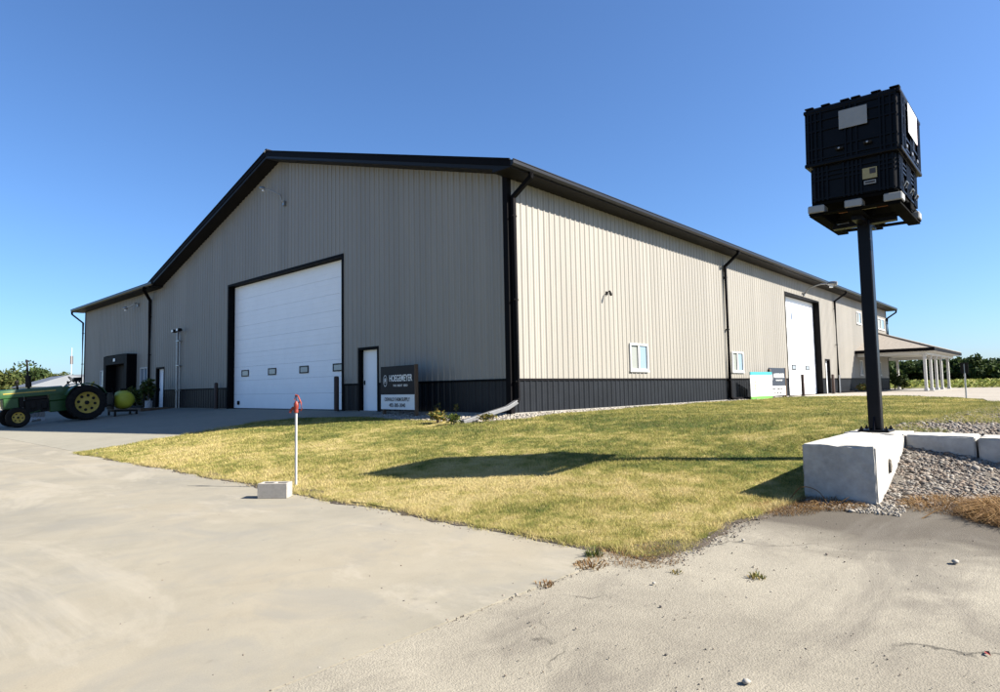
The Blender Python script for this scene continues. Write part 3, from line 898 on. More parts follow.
flood_arm('floodlight', (26.4, -.05, 5.95), (0, -1, 0), [(26.4, -.35, 6.3), (26.4, -1.0, 6.45)], (26.4, -1.4, 6.42), 'gooseneck yard lamp over the tall white door on the sunlit wall', .035, .15)
r = root('gooseneck_lamp', (5.0, -.03, 3.86), 'tiny dark gooseneck lamp alone on the sunlit wall', 'wall light', 'lamps on the building walls')
MB().box(4.96, 5.04, -.06, -.01, 3.82, 3.94).build('wall_plate', 'iron', r)  # small gooseneck lamp fixture on its wall plate
MB().sweep([(5.0, -.06, 3.88), (4.98, -.13, 3.94), (4.95, -.19, 3.93)], .013, 8).build('arm', 'iron', r, smooth=True)
MB().sweep([(4.95, -.185, 3.94), (4.91, -.25, 3.82), (4.89, -.27, 3.78)], [.025, .05, .042], 10).build('lamp_head', 'iron', r, smooth=True)

# galvanised mast with two small lamps by the wing door
cx, cy = -.14, 23.35
r = root('light_mast', (cx, cy, g1(cx, cy)), 'slim galvanised mast with two lamps against the wall left of the big door', 'lamp post')
MB().sweep([(cx, cy, g1(cx, cy)), (cx, cy, 4.05)], .05, 10).sweep([(cx + .02, cy - .28, g1(cx, cy)), (cx + .02, cy - .28, 3.9)], .03, 8).build('mast', 'galv', r, smooth=True)
for z in (.9, 2.2, 3.5): MB().box(cx - .06, cx + .12, cy - .34, cy + .07, z, z + .05).build('clamp', 'galv', r)
MB().sweep([(cx, cy + .05, 4.0), (cx, cy - .2, 4.08), (cx - .1, cy - .6, 4.05)], .025, 8).build('cross_arm', 'galv', r, smooth=True)
for dy, dx in ((.08, -.08), (-.75, -.15)):
    hd = MB().box(cx + dx - .16, cx + dx + .06, cy + dy - .13, cy + dy + .13, 3.98, 4.14).build('lamp_head', 'iron', r, bevel=.03)
    MB().box(cx + dx - .175, cx + dx - .161, cy + dy - .1, cy + dy + .1, 4.0, 4.12).build('lens', 'bulb', hd)

# ------------------------------------------------------------------ bollards
def bollard(x, y, h, label, rad=.085):
    z = g1(x, y)
    r = root('bollard', (x, y, z), label, 'bollard', 'brown bollards guarding the doors')
    MB().lathe([(rad, -.1), (rad, h - .03), (rad * .8, h), (0, h + .012)], (x, y, z), n=14).build('sleeve', 'rust', r, smooth=True)
    MB().lathe([(rad + .035, -.05), (rad + .035, .025), (rad + .004, .03)], (x, y, z), n=14).build('collar', 'foot', r)
bollard(-.28, 18.25, 1.24, 'brown bollard left of the white gable door, far from the sign')
bollard(-.33, 8.12, 1.28, 'brown bollard at the right edge of the white gable door', .09)
bollard(17.95, -.78, 1.40, 'brown post between the white banner sign and the second dealer sign')
bollard(22.2, -1.0, 1.16, 'brown bollard standing before the sunlit white door, left side')
bollard(29.6, -.55, 1.20, 'brown bollard right of the sunlit white door')
z0 = g1(30.9, -.6)
r = root('marker_post', (30.9, -.6, z0), 'thin grey marker post beside the far bollard and downspout', 'post')
MB().sweep([(30.9, -.6, z0 - .1), (30.9, -.6, z0 + 1.1)], .035, 8).build('post', 'galv', r)
MB().lathe([(.05, 0), (.05, .05), (0, .07)], (30.9, -.6, z0 + 1.1), n=8).build('cap', 'galv', r)

# ------------------------------------------------------------------ dealer signs
def dealer_sign(loc, ang, w, label, panel, grp):
    """built in its own frame: x along the board, -y towards the viewer"""
    r = root('dealer_sign', loc, label, 'sign', grp); r['_org'] = (0, 0, 0)
    zb, zm, zt = .13, .60, 1.50
    for x in (.08, w - .08): MB().box(x - .045, x + .045, .02, .11, -.15, zb + .1).build('leg', 'wood', r)
    up = MB().box(0, w, -.02, .02, zm + .002, zt).build('upper_board', panel, r, bevel=.003)
    lo = MB().box(.01, w - .01, -.021, .018, zb, zm - .002).build('lower_board', 'signwhite', r, bevel=.003)
    MB().box(w, w + .06, -.04, .06, -.02, zt + .01).build('end_post', 'wood', r)
    yy = -.0245
    text_part('lettering', 'HOEGEMEYER', 'signwhite', up, (.27 * w, yy, zm + .41), (1, 0, 0), (0, 0, 1), .66 * w, .21, .003, .012)
    text_part('lettering', 'THE  RIGHT  SEED', 'signwhite', up, (.38 * w, yy, zm + .25), (1, 0, 0), (0, 0, 1), .42 * w, .065, .003, .01)
    cx_, cz_ = .14 * w, zm + .44
    mb = MB(); n = 28
    for ra, rb in (((.115, .185), (.100, .165)),):
        for k in range(n):
            t0, t1 = 2 * math.pi * k / n, 2 * math.pi * (k + 1) / n
            q = []
            for t, (u, v) in ((t0, ra), (t1, ra), (t1, rb), (t0, rb)): q.append((cx_ + u * math.cos(t), yy, cz_ + v * math.sin(t)))
            mb.poly(*q)
    mb.box(cx_ - .05, cx_ - .03, yy, -.021, cz_ - .08, cz_ + .08).box(cx_ + .03, cx_ + .05, yy, -.021, cz_ - .08, cz_ + .08).box(cx_ - .0299, cx_ + .0299, yy, -.021, cz_ - .015, cz_ + .015)
    for sx in (-1, 1):
        mb.hexa([(cx_ + sx * .008, yy, cz_ + .02), (cx_ + sx * .02, yy, cz_ + .02), (cx_ + sx * .02, -.021, cz_ + .02), (cx_ + sx * .008, -.021, cz_ + .02)], [(cx_ + sx * .012, yy, cz_ + .1), (cx_ + sx * .022, yy, cz_ + .08), (cx_ + sx * .022, -.021, cz_ + .08), (cx_ + sx * .012, -.021, cz_ + .1)])
    mb.build('emblem', 'signwhite', up)
    text_part('lettering', 'OSWALD FARM SUPPLY', 'ink', lo, (.12 * w, -.0255, zb + .26), (1, 0, 0), (0, 0, 1), .74 * w, .12, .003, .006)
    text_part('lettering', '402-385-3040', 'ink', lo, (.26 * w, -.0255, zb + .075), (1, 0, 0), (0, 0, 1), .47 * w, .12, .003, .006)
    r.rotation_euler = (0, 0, ang)
    return r
a = Vector((-.62, 5.08)); b = Vector((-.86, 3.02)); d = b - a
dealer_sign((a.x, a.y, g1(a.x, a.y) + .03), math.atan2(d.y, d.x), d.length - .06, 'dark brown seed dealer sign over white board beside the gable walk door', 'brownpanel', 'seed dealer signs')
a = Vector((18.35, -.62)); b = Vector((20.75, -.70)); d = b - a
dealer_sign((a.x, a.y, -.02), math.atan2(d.y, d.x), 2.05, 'seed dealer sign over white board by the sunlit wall, brown panel painted slate as lit', 'litbrownpanel', 'seed dealer signs')

a = Vector((16.1, -.55)); b = Vector((17.75, -.95)); d = b - a
r = root('banner_sign', (a.x, a.y, 0), 'white banner sign with turquoise top and green foot edge', 'sign'); r['_org'] = (0, 0, 0)
w = d.length
bd = MB().box(0, w, -.02, .02, .12, 1.12).build('board', 'signwhite', r, bevel=.004)
MB().box(0, w, -.024, .024, 1.121, 1.26).build('top_band', 'cyan', r)
MB().box(0, w, -.024, .024, -.02, .119).build('foot_band', 'lime', r)
for x in (.15, w - .15): MB().box(x - .04, x + .04, .025, .1, -.2, 1.0).build('leg', 'wood', r)
text_part('lettering', 'E', 'palelime', bd, (.18 * w, -.0245, .42), (1, 0, 0), (0, 0, 1), .17 * w, .42, .003)
text_part('lettering', 'BX', 'paleblue', bd, (.40 * w, -.0245, .46), (1, 0, 0), (0, 0, 1), .36 * w, .30, .003)
r.rotation_euler = (0, 0, math.atan2(d.y, d.x))

# small plate on a post out by the pad
x, y = 17.4, -8.45; z = g1(x, y)
r = root('marker_sign', (x, y, z), 'small dark sign plate on a thin post at the lawn edge near the porch', 'sign')
MB().sweep([(x, y, z - .1), (x, y, z + 1.35)], .028, 6).build('post', 'galv', r)
MB().box(x - .02, x - .005 + .0, y - .13, y + .13, z + .98, z + 1.4).build('plate', 'iron', r, bevel=.003)

# ------------------------------------------------------------------ concrete blocks and the seed box sign
def cblock(x0, x1, y0, y1, z0, z1, label, notch=False, seed=1):
    R = random.Random(seed)
    bm = bmesh.new()
    me = MB().box(x0, x1, y0, y1, z0, z1).mesh('concrete_block', MAT['block'])
    bm.from_mesh(me)
    bmesh.ops.subdivide_edges(bm, edges=bm.edges[:], cuts=7, use_grid_fill=True)
    es = [e for e in bm.edges if len(e.link_faces) == 2 and e.calc_face_angle(0) > .5]
    bmesh.ops.bevel(bm, geom=es, offset=.016, segments=2, affect='EDGES', clamp_overlap=True)
    for v in bm.verts:
        if y0 < -10.0 < y1 and x0 < -5 and v.co.y < -9.6: v.co.y += .085 * (v.co.x - x0) / (x1 - x0)
        v.co += Vector((R.uniform(-1, 1), R.uniform(-1, 1), R.uniform(-1, 1))) * .0035
        if R.random() < .03 and (abs(v.co.z - z1) < .02): v.co.z -= R.uniform(.005, .022)
    bm.to_mesh(me); bm.free()
    o = bpy.data.objects.new('concrete_block', me); COL.objects.link(o)
    return tag(o, label, 'concrete block', 'cast concrete blocks of the retaining wall')
b1 = cblock(-5.51, -3.50, -10.03, -9.29, -.72, .012, 'long cast concrete block jutting out to the front below the seed box post', seed=2)
c = MB().lathe([(.0, -.004), (.042, -.004), (.05, 0), (.045, -.02), (.0, -.03)], (-4.75, -10.001, -.27), 'y', 14); c.v = [(q[0], q[1], (q[2] + .27) * 1.7 - .27) for q in c.v]
c.build('lifting_recess', 'gravelbed', b1)
cblock(-3.495, -2.75, -9.955, -9.22, -.75, .010, 'concrete block behind the long one carrying the steel post', seed=3)
cblock(-3.50, -2.85, -10.695, -9.962, -.75, .004, 'concrete block of the retaining wall right beside the post', seed=4)
cblock(-3.52, -2.86, -11.42, -10.725, -.75, -.006, 'concrete block of the retaining wall cut by the right picture edge', seed=5)
cblock(-3.50, -2.85, -12.15, -11.44, -.75, .0, 'third concrete block of the retaining wall beyond the post', seed=6)
cblock(-3.51, -2.86, -12.88, -12.17, -.75, -.003, 'fourth concrete block of the retaining wall beyond the post', seed=7)
cblock(-3.50, -2.85, -13.62, -12.90, -.75, .002, 'concrete block at the outer end of the retaining wall', seed=8)

PX, PY = -3.11, -9.55
r = root('sign_post', (PX, PY, .012), 'black square steel post bolted to a concrete block', 'post')
MB().box(PX - .08, PX + .08, PY - .08, PY + .08, .04, 3.0).build('post', 'paintblack', r, bevel=.012)
MB().box(PX - .19, PX + .19, PY - .19, PY + .19, .012, .04).build('base_plate', 'paintblack', r, bevel=.004)
for sx in (-1, 1):
    for sy in (-1, 1):
        MB().lathe([(.012, 0), (.012, .058)], (PX + sx * .15, PY + sy * .15, .03), n=8).lathe([(.026, .012), (.026, .034)], (PX + sx * .15, PY + sy * .15, .03), n=6).build('bolt', 'iron', r)
    MB().hexa([(PX + sx * .081, PY - .01, .041), (PX + sx * .17, PY - .01, .041), (PX + sx * .17, PY + .01, .041), (PX + sx * .081, PY + .01, .041)], [(PX + sx * .081, PY - .01, .22), (PX + sx * .09, PY - .01, .22), (PX + sx * .09, PY + .01, .22), (PX + sx * .081, PY + .01, .22)]).build('gusset', 'paintblack', r)
MB().box(PX - .45, PX + .45, PY - .06, PY + .06, 2.94, 2.999).box(PX - .06, PX + .06, PY - .40, PY - .061, 2.94, 2.998).box(PX - .06, PX + .06, PY + .061, PY + .40, 2.94, 2.998).build('saddle', 'paintblack', r)

# seed box (own frame, centre over the post), slight lean as in the photo
r = root('seed_box', (-3.105, -9.575, 3.002), 'black plastic bulk seed box mounted as a sign on the steel post', 'bin'); r['_org'] = (0, 0, 0)
A2, B2 = 1.50 / 2, 1.12 / 2      # half sizes along x (away) and y
mb = MB()
for yy in (-B2 + .09, 0, B2 - .09): mb.box(-A2, A2, yy - .075, yy + .075, 0, .03)
for xx in (-A2 + .08, 0, A2 - .08): mb.box(xx - .07, xx + .07, -B2, B2, .0302, .05)
base = mb.build('pallet_base', 'skid', r, bevel=.004)
for xx in (-A2 + .10, 0, A2 - .10):
    for yy in (-B2 + .10, 0, B2 - .10):
        front = xx < -.3
        MB().box(xx - .105, xx + .105, yy - .105, yy + .105, .051, .155).build('pallet_foot', 'plate' if (abs(xx) > .3 and (front or abs(yy) > .3)) else 'skid', base, bevel=.012)
MB().box(-A2 + .04, A2 - .04, -B2 + .04, B2 - .04, .156, .20).build('deck', 'skid', base, bevel=.006)
MB().box(-A2 + .22, -A2 + .30, -.22, -.02, .06, .10).build('blocking', 'label', base)
MB().box(-A2 + .22, -A2 + .30, -.42, -.23, .06, .10).build('blocking', 'orange', base)
MB().box(-A2 + .22, -A2 + .30, .12, .24, .06, .10).build('blocking', 'orange', base)
LA, LB = A2 - .055, B2 - .055
low = MB().box(-LA, LA, -LB, LB, .201, .74).build('lower_body', 'black', r, bevel=.02)
UA, UB = A2 - .012, B2 - .004
upp = MB().box(-UA, UA, -UB, UB, .70, 1.50).build('upper_body', 'black', r, bevel=.02)
def ribs(par, xa, yb, z0, z1, cols, rows, dp, w=.022):
    """raised grid of stiffening ribs on all four faces"""
    for face in ('-x', '+x', '-y', '+y'):
        mb = MB(); half = yb if face[1] == 'x' else xa; off = xa if face[1] == 'x' else yb
        sg = -1 if face[0] == '-' else 1
        def add(s0, s1, za, zb, d):
            a_, b_ = sorted((sg * (off - .002), sg * (off + d)))
            mb.box(a_, b_, s0, s1, za, zb) if face[1] == 'x' else mb.box(s0, s1, a_, b_, za, zb)
        for t in cols: add(t * half - w / 2, t * half + w / 2, z0 + .01, z1 - .01, dp)
        for q in rows:
            add(-half * .97, half * .97, z0 + (z1 - z0) * q - w / 2, z0 + (z1 - z0) * q + w / 2, dp * .8)
        mb.build('rib_grid', 'black', par)
ribs(low, LA, LB, .201, .70, (-.93, -.80, -.72, -.62, -.20, -.10, .0, .10, .22, .62, .74, .84, .93), (.08, .60, .72, .84), .03)
ribs(upp, UA, UB, .70, 1.50, (-.94, -.84, -.70, -.62, -.12, .0, .12, .66, .78, .88, .95), (.04, .12, .30, .62, .80, .94), .028)
for zz, hh in ((.70, .05), (1.46, .05)):
    MB().box(-UA - .03, UA + .03, -UB - .03, -UB + .02, zz, zz + hh).box(-UA - .03, UA + .03, UB - .02, UB + .03, zz, zz + hh).box(-UA - .031, -UA + .02, -UB + .0201, UB - .0201, zz, zz + hh).box(UA - .02, UA + .031, -UB + .0201, UB - .0201, zz, zz + hh).build('rim', 'black', upp, bevel=.008)
lid = MB().box(-UA + .0, UA, -UB, UB, 1.511, 1.535).build('lid', 'black', r, bevel=.01)
for t in (-.93, -.55, -.12, .12, .55, .93):
    MB().box(-UA - .015, -UA + .10, t * UB - .06, t * UB + .06, 1.5355, 1.556).build('lid_stop', 'black', lid, bevel=.01)
    MB().box(t * UA - .06, t * UA + .06, -UB - .012, -UB + .06, 1.5355, 1.554).build('lid_stop', 'black', lid, bevel=.01)
xf = -UA - .042
MB().box(xf - .006, xf, -.205, .135, 1.135, 1.39).build('blank_plate', 'plate', upp, bevel=.002)
MB().box(-.36, .30, -UB - .048, -UB - .042, 1.03, 1.43).build('printed_plate', 'signwhite', upp, bevel=.002)
MB().box(.301, .315, -UB - .048, -UB - .042, 1.03, 1.43).build('plate_edge', 'red', upp)
for yy, zz in ((.14, .86), (-.2, .86)):
    MB().box(xf - .02, xf + .03, yy - .05, yy + .05, zz, zz + .035).build('latch', 'iron', upp, bevel=.005)
    MB().lathe([(.0, 0), (.014, .004), (0.0, .012)], (xf - .03, yy, zz + .017), 'x', 8).build('latch_pin', 'galv', upp)
xl_ = -LA - .036
lb_ = MB().box(xl_ - .004, xl_, -.29, -.12, .40, .545).build('label_sticker', 'label', low)
MB().box(xl_ - .0075, xl_ - .0045, -.275, -.205, .46, .53).build('label_mark', 'ink', low)
MB().box(xl_ - .004, xl_, -.275, -.135, .325, .375).build('name_plate', 'plate', low)
MB().box(xl_ - .0075, xl_ - .0045, -.262, -.148, .338, .362).build('name_plate_mark', 'ink', low)
for xx in (-.35, .1, .45):
    mb = MB().sweep([(xx - .07, -LB - .03, .30), (xx - .07, -LB - .06, .36), (xx + .07, -LB - .06, .36), (xx + .07, -LB - .03, .30)], .012, 6).build('side_latch', 'galv', low)
for xx in (-.5, -.1, .3):
    MB().box(xx - .03, xx + .03, -UB - .05, -UB - .03, .78, .82).build('latch', 'galv', upp, bevel=.004)
r.rotation_euler = (math.radians(1.3), 0, math.radians(.6))

# ------------------------------------------------------------------ yard hydrant and cinder block
hx, hy = -8.27, -3.0; hz = g1(hx, hy)
r = root('yard_hydrant', (hx, hy, hz), 'red headed yard hydrant on a galvanised pipe at the lawn edge', 'hydrant')
mb = MB().sweep([(hx, hy, hz - .1), (hx, hy, hz + 1.12)], .019, 10).build('riser_pipe', 'pipegalv', r, smooth=True) if 'pipegalv' in MAT else MB().sweep([(hx, hy, hz - .1), (hx, hy, hz + 1.12)], .019, 10).build('riser_pipe', 'vinyl', r, smooth=True)
zt = hz + 1.12
HS = .8
hd = MB().lathe([(.03, -.05), (.042, -.045), (.042, 0), (.034, .03), (.046, .06), (.046, .12), (.03, .15), (.02, .17), (0, .175)], (hx, hy, zt), n=14).build('head', 'red', r, smooth=True)
rv = Vector((r_.x, r_.y, 0)).normalized()
c0 = Vector((hx, hy, zt))
MB().sweep([c0 + Vector((0, 0, .05)), c0 - rv * .06 + Vector((0, 0, .045)), c0 - rv * .105 - Vector((0, 0, .01)), c0 - rv * .115 - Vector((0, 0, .045))], [.026, .026, .024, .026], 10).build('spout', 'red', hd, smooth=True)
MB().sweep([c0 + Vector((0, 0, .16)), c0 + rv * .0 + Vector((0, 0, .27)), c0 + rv * .02 + Vector((0, 0, .285))], .012, 8).build('lift_rod', 'iron', hd, smooth=True)
MB().sweep([c0 - rv * .03 + Vector((0, 0, .19)), c0 - rv * .012 + Vector((0, 0, .285)), c0 + rv * .03 + Vector((0, 0, .27)), c0 + rv * .09 + Vector((0, 0, .14)), c0 + rv * .105 + Vector((0, 0, .02)), c0 + rv * .08 - Vector((0, 0, .01))], [.016, .018, .017, .015, .014, .012], 8).build('lever', 'red', hd, smooth=True)
MB().sweep([c0 + rv * .01 + Vector((0, 0, .10)), c0 + rv * .075 + Vector((0, 0, .165))], .012, 8).build('link', 'red', hd, smooth=True)

for o_ in [hd] + list(hd.children):
    for v_ in o_.data.vertices:
        v_.co = Vector((0, 0, 1.12)) + (v_.co - Vector((0, 0, 1.12))) * HS
mb = MB()
L, Dp, Hh = .40, .20, .20
# hollow two-cell block lying with its cells to the sky
xw = [(-L / 2, -L / 2 + .034), (-.017, .017), (L / 2 - .034, L / 2)]
mb.box(-L / 2, L / 2, -Dp / 2, -Dp / 2 + .034, 0, Hh).box(-L / 2, L / 2, Dp / 2 - .034, Dp / 2, 0, Hh)
for a0, a1 in xw: mb.box(a0, a1, -Dp / 2 + .0341, Dp / 2 - .0341, 0, Hh - .002)
cmu = mb.build('cinder_block', 'cmu', None, bevel=.005, org=(0, 0, 0))
cmu.location = (-8.92, -3.6, -.70)
cmu.rotation_euler = (0, 0, math.radians(-50))
tag(cmu, 'tan hollow cinder block on the concrete at the hydrant foot', 'cinder block')

# ------------------------------------------------------------------ tractor
def wheel(parent, c, R, wd, rimR, side, lugs, name='wheel'):
    """c: hub centre in tractor frame; axis y; side = outer face direction"""
    x, y, z = c
    prof = [(rimR, -wd * .36), (rimR + (R - rimR) * .3, -wd * .5), (R * .93, -wd * .48), (R * .965, -wd * .30), (R * .972, 0), (R * .965, wd * .30), (R * .93, wd * .48), (rimR + (R - rimR) * .3, wd * .5), (rimR, wd * .36)]
    w = MB().lathe(prof, c, 'y', 36, caps=False).build(name, 'rubber', parent, smooth=True)
    mb = MB()
    if lugs > 0:
        for k in range(lugs):
            for sd in (-1, 1):
                t = 2 * math.pi * (k + (.5 if sd > 0 else 0)) / lugs
                t2 = t + .22
                def P(rr, tt, yy): return (x + rr * math.cos(tt), y + yy, z + rr * math.sin(tt))
                dt = .035
                mb.hexa([P(R * .955, t - dt, .01 * sd), P(R * .955, t + dt, .01 * sd), P(R * .93, t2 + dt, sd * wd * .48), P(R * .93, t2 - dt, sd * wd * .48)],
                        [P(R * 1.0, t - dt * .7, .012 * sd), P(R * 1.0, t + dt * .7, .012 * sd), P(R * .975, t2 + dt * .7, sd * wd * .47), P(R * .975, t2 - dt * .7, sd * wd * .47)])
        mb.build('tread_lugs', 'rubber', w)
    else:
        for yy in (-wd * .28, -wd * .1, wd * .1, wd * .28):
            mb.lathe([(R * .965, yy - .02), (R, yy - .012), (R, yy + .012), (R * .965, yy + .02)], c, 'y', 36, caps=False)
        mb.build('tread_rings', 'rubber', w)
    s = side
    rim = MB().lathe([(rimR + .012, wd * .40 * s), (rimR + .012, wd * .33 * s), (rimR * .90, wd * .30 * s), (rimR * .86, wd * .16 * s), (rimR * .5, wd * .10 * s), (rimR * .3, wd * .16 * s), (0, wd * .16 * s)], c, 'y', 30, caps=False).build('rim', 'jdyellow', w, smooth=True)
    n = 8 if lugs else 6
    for k in range(n):
        t = 2 * math.pi * k / n + .2
        MB().lathe([(rimR * .14, 0), (rimR * .14, .012 * s), (0, .013 * s)], (x + rimR * .68 * math.cos(t), y + wd * .155 * s, z + rimR * .68 * math.sin(t)), 'y', 8).build('rim_slot', 'iron', w)
    MB().lathe([(rimR * .2, wd * .15 * s), (rimR * .18, wd * .32 * s), (0, wd * .34 * s)], c, 'y', 12).build('hub', 'iron', w)
    return w

tr = root('tractor', (-4.57, 22.65, g1(-4.57, 22.65)), 'old green farm tractor with yellow wheels parked before the wing', 'tractor'); tr['_org'] = (0, 0, 0)
for s in (-1, 1):
    wheel(tr, (0, s * .88, .80), .80, .44, .48, s, 22, 'rear_wheel')
    wheel(tr, (2.52, s * .72, .43), .43, .27, .23, s, 0, 'front_wheel')
MB().box(-.45, .55, -.24, .24, .55, 1.08).box(.55, 1.25, -.20, .20, .50, 1.0).sweep([(0, -.72, .80), (0, .72, .80)], .11, 12).build('transmission', 'jdgreen', tr, bevel=.04)
MB().box(1.25, 2.15, -.17, .17, .55, 1.12).box(1.35, 1.55, -.27, .27, .70, .95).box(1.75, 1.95, -.25, .25, .75, 1.05).box(1.30, 2.1, -.21, .21, 1.12, 1.28).build('engine', 'iron', tr, bevel=.02)
MB().box(1.45, 2.0, -.225, -.215, .98, 1.2).box(1.5, 1.7, -.30, -.27, .62, .78).build('engine_cover', 'jdgreen', tr, bevel=.01)
for xx, yy in ((1.42, -.26), (1.62, -.26), (1.84, -.26)):
    MB().lathe([(.05, -.12), (.05, .12), (.02, .13)], (xx, yy, .86), n=10).build('filter', 'black', tr, smooth=True)
# hood with rounded top, nose overhanging the grille
hood = MB(); sec = [(-.27, 1.28), (-.285, 1.50), (-.22, 1.62), (0, 1.655), (.22, 1.62), (.285, 1.50), (.27, 1.28)]
xsn = [(.72, .98, .0), (1.5, 1.0, .0), (2.5, 1.0, .0), (2.95, 1.0, .0), (3.06, .94, -.03)]
for (x, sc, dz) in xsn: hood.v += [(x, y * sc, z + dz) for y, z in sec]
n = len(sec)
for i in range(len(xsn) - 1):
    for k in range(n - 1): hood.f.append((i * n + k, i * n + k + 1, (i + 1) * n + k + 1, (i + 1) * n + k))
hood.f += [tuple(range(n)), tuple((len(xsn) - 1) * n + k for k in range(n))]
for i in range(len(xsn) - 1): hood.f.append((i * n, (i + 1) * n, (i + 1) * n + n - 1, i * n + n - 1))
hd = hood.build('hood', 'jdgreen', tr, smooth=True)
MB().box(1.0, 2.9, -.292, -.286, 1.45, 1.49).box(1.0, 2.9, .286, .292, 1.45, 1.49).build('hood_stripe', 'jdyellow', hd)
MB().box(2.18, 2.36, -.26, .26, .82, 1.279).build('radiator', 'black', tr, bevel=.01)
MB().box(2.36, 2.92, -.262, .262, .80, 1.279).build('nose_shroud', 'jdgreen', tr, bevel=.04)
mb = MB()
for k in range(7): mb.box(2.921, 2.935, -.22, .22, .86 + k * .06, .885 + k * .06)
mb.build('front_grille', 'iron', tr)
for s in (-1, 1): MB().lathe([(.0, 0), (.07, 0), (.075, .02), (.06, .05), (0, .06)], (2.925, s * .13, 1.4), 'x', 12).build('headlight', 'bulb', tr)
MB().box(2.42, 2.62, -.66, .66, .40, .52).sweep([(2.52, 0, .52), (2.52, 0, .82)], .12, 8).sweep([(1.6, .2, .62), (2.45, .5, .47)], .03, 6).sweep([(1.6, -.2, .62), (2.45, -.5, .47)], .03, 6).build('front_axle', 'jdgreen', tr, bevel=.01)
MB().lathe([(.05, 1.6), (.05, 1.68), (.115, 1.70), (.115, 2.20), (.05, 2.22), (.04, 2.23), (.04, 2.82), (0, 2.82)], (1.93, -.02, 0), n=14).build('muffler', 'iron', tr, smooth=True)
MB().hexa([(1.88, -.07, 2.82), (1.99, -.07, 2.82), (1.99, .03, 2.82), (1.88, .03, 2.82)], [(1.86, -.07, 2.87), (1.96, -.07, 2.93), (1.96, .03, 2.93), (1.86, .03, 2.87)]).build('rain_cap', 'iron', tr)
MB().lathe([(.045, 1.6), (.045, 1.9), (.08, 1.92), (.08, 2.0), (0, 2.03)], (2.35, .05, 0), n=12).build('air_intake', 'iron', tr, smooth=True)
MB().box(.42, 1.26, -.24, .24, 1.0, 1.60).build('dash_cowl', 'jdgreen', tr, bevel=.04)
MB().sweep([(.60, 0, 1.6), (.30, 0, 1.86)], .025, 8).build('steering_column', 'iron', tr, smooth=True)
mb = MB(); ax = Vector((-.76, 0, .65)).normalized(); e1 = Vector((0, 1, 0)); e2 = ax.cross(e1); cc = Vector((.28, 0, 1.88))
mb.sweep([cc + (e1 * math.cos(t) + e2 * math.sin(t)) * .21 for t in np.linspace(0, 2 * math.pi, 21)], .016, 6, caps=False)
for t in (0, 2.1, 4.2): mb.sweep([cc, cc + (e1 * math.cos(t) + e2 * math.sin(t)) * .2], .012, 5)
mb.build('steering_wheel', 'black', tr, smooth=True)
MB().box(-.35, .45, -.55, .55, .98, 1.04).build('platform', 'jdgreen', tr)
st = MB().box(-.42, .02, -.25, .25, 1.28, 1.40).box(-.30, -.12, -.12, .12, 1.05, 1.28).build('seat', 'jdyellow', tr, bevel=.04)
MB().hexa([(-.42, -.25, 1.42), (-.34, -.25, 1.42), (-.34, .25, 1.42), (-.42, .25, 1.42)], [(-.58, -.23, 1.74), (-.50, -.23, 1.74), (-.50, .23, 1.74), (-.58, .23, 1.74)]).build('backrest', 'jdyellow', st, bevel=.03)
MB().box(-.2, .12, -.62, -.3, 1.78, 1.98).build('control_box', 'black', tr, bevel=.03)
MB().sweep([(0, -.46, 1.1), (0, -.46, 1.8)], .03, 6).build('control_stand', 'iron', tr)
for s in (-1, 1):
    mb = MB(); pts = []
    for k in range(9):
        t = math.radians(28 + k * 16)
        for yy in (.58, 1.02):
            for rr in (.87, .90): pts.append((rr * math.cos(t), s * yy, .80 + rr * math.sin(t)))
    mb.v = pts
    for k in range(8):
        q = 4 * k
        for (i, j) in ((0, 1), (1, 3), (3, 2), (2, 0)): mb.f.append((q + i, q + j, q + 4 + j, q + 4 + i))
    mb.f += [(0, 1, 3, 2), (32, 33, 35, 34)]
    mb.build('fender', 'jdgreen', tr)
    MB().lathe([(.0, 0), (.06, 0), (.06, .06), (0, .07)], (.2, s * .95, 1.78), 'x', 10).sweep([(.2, s * .95, 1.66), (.2, s * .95, 1.76)], .02, 6).build('work_light', 'iron', tr)
MB().sweep([(-.3, -.3, .62), (-1.15, -.38, .55)], .03, 6).sweep([(-.3, .3, .62), (-1.15, .38, .55)], .03, 6).sweep([(-.4, 0, 1.0), (-1.15, 0, 1.1)], .03, 6).build('hitch_arms', 'iron', tr)
tr.rotation_euler = (0, math.radians(-4.6), math.pi)
tr.rotation_euler = (Matrix.Rotation(math.radians(-4.7), 4, 'Y') @ Matrix.Rotation(math.pi, 4, 'Z')).to_euler()

sx, sy = -2.92, 22.5; sz = g1(sx, sy)
sp = root('sprayer', (sx, sy, sz), 'mounted sprayer with round yellow tank behind the tractor', 'sprayer'); sp['_org'] = (0, 0, 0)
mb = MB(); nl = 16
prof = []
for k in range(nl + 1):
    t = -math.pi / 2 + math.pi * k / nl
    prof.append((max(.0, .46 * abs(math.cos(t)) ** .55), .62 * math.sin(t)))
tk = mb.lathe(prof, (0, 0, .74), 'y', 28).build('tank', 'tankyellow', sp, smooth=True)
MB().lathe([(.14, .44), (.14, .50), (.16, .505), (.16, .54), (0, .55)], (0, 0, .74), n=16).build('filler_cap', 'black', tk)
MB().box(-.5, .5, -.5, -.42, .18, .26).box(-.5, .5, .42, .5, .18, .26).box(.42, .5, -.4199, .4199, .18, .26).box(-.5, -.42, -.4199, .4199, .18, .26).box(-.5, -.42, -.5, -.42, -.03, .179).box(.42, .5, -.5, -.42, -.03, .179).box(-.5, -.42, .42, .5, .0, .179).box(.42, .5, .42, .5, -.03, .179).build('frame', 'iron', sp)
MB().box(-.56, -.505, -.45, .45, .3, 1.1).build('mast', 'iron', sp)
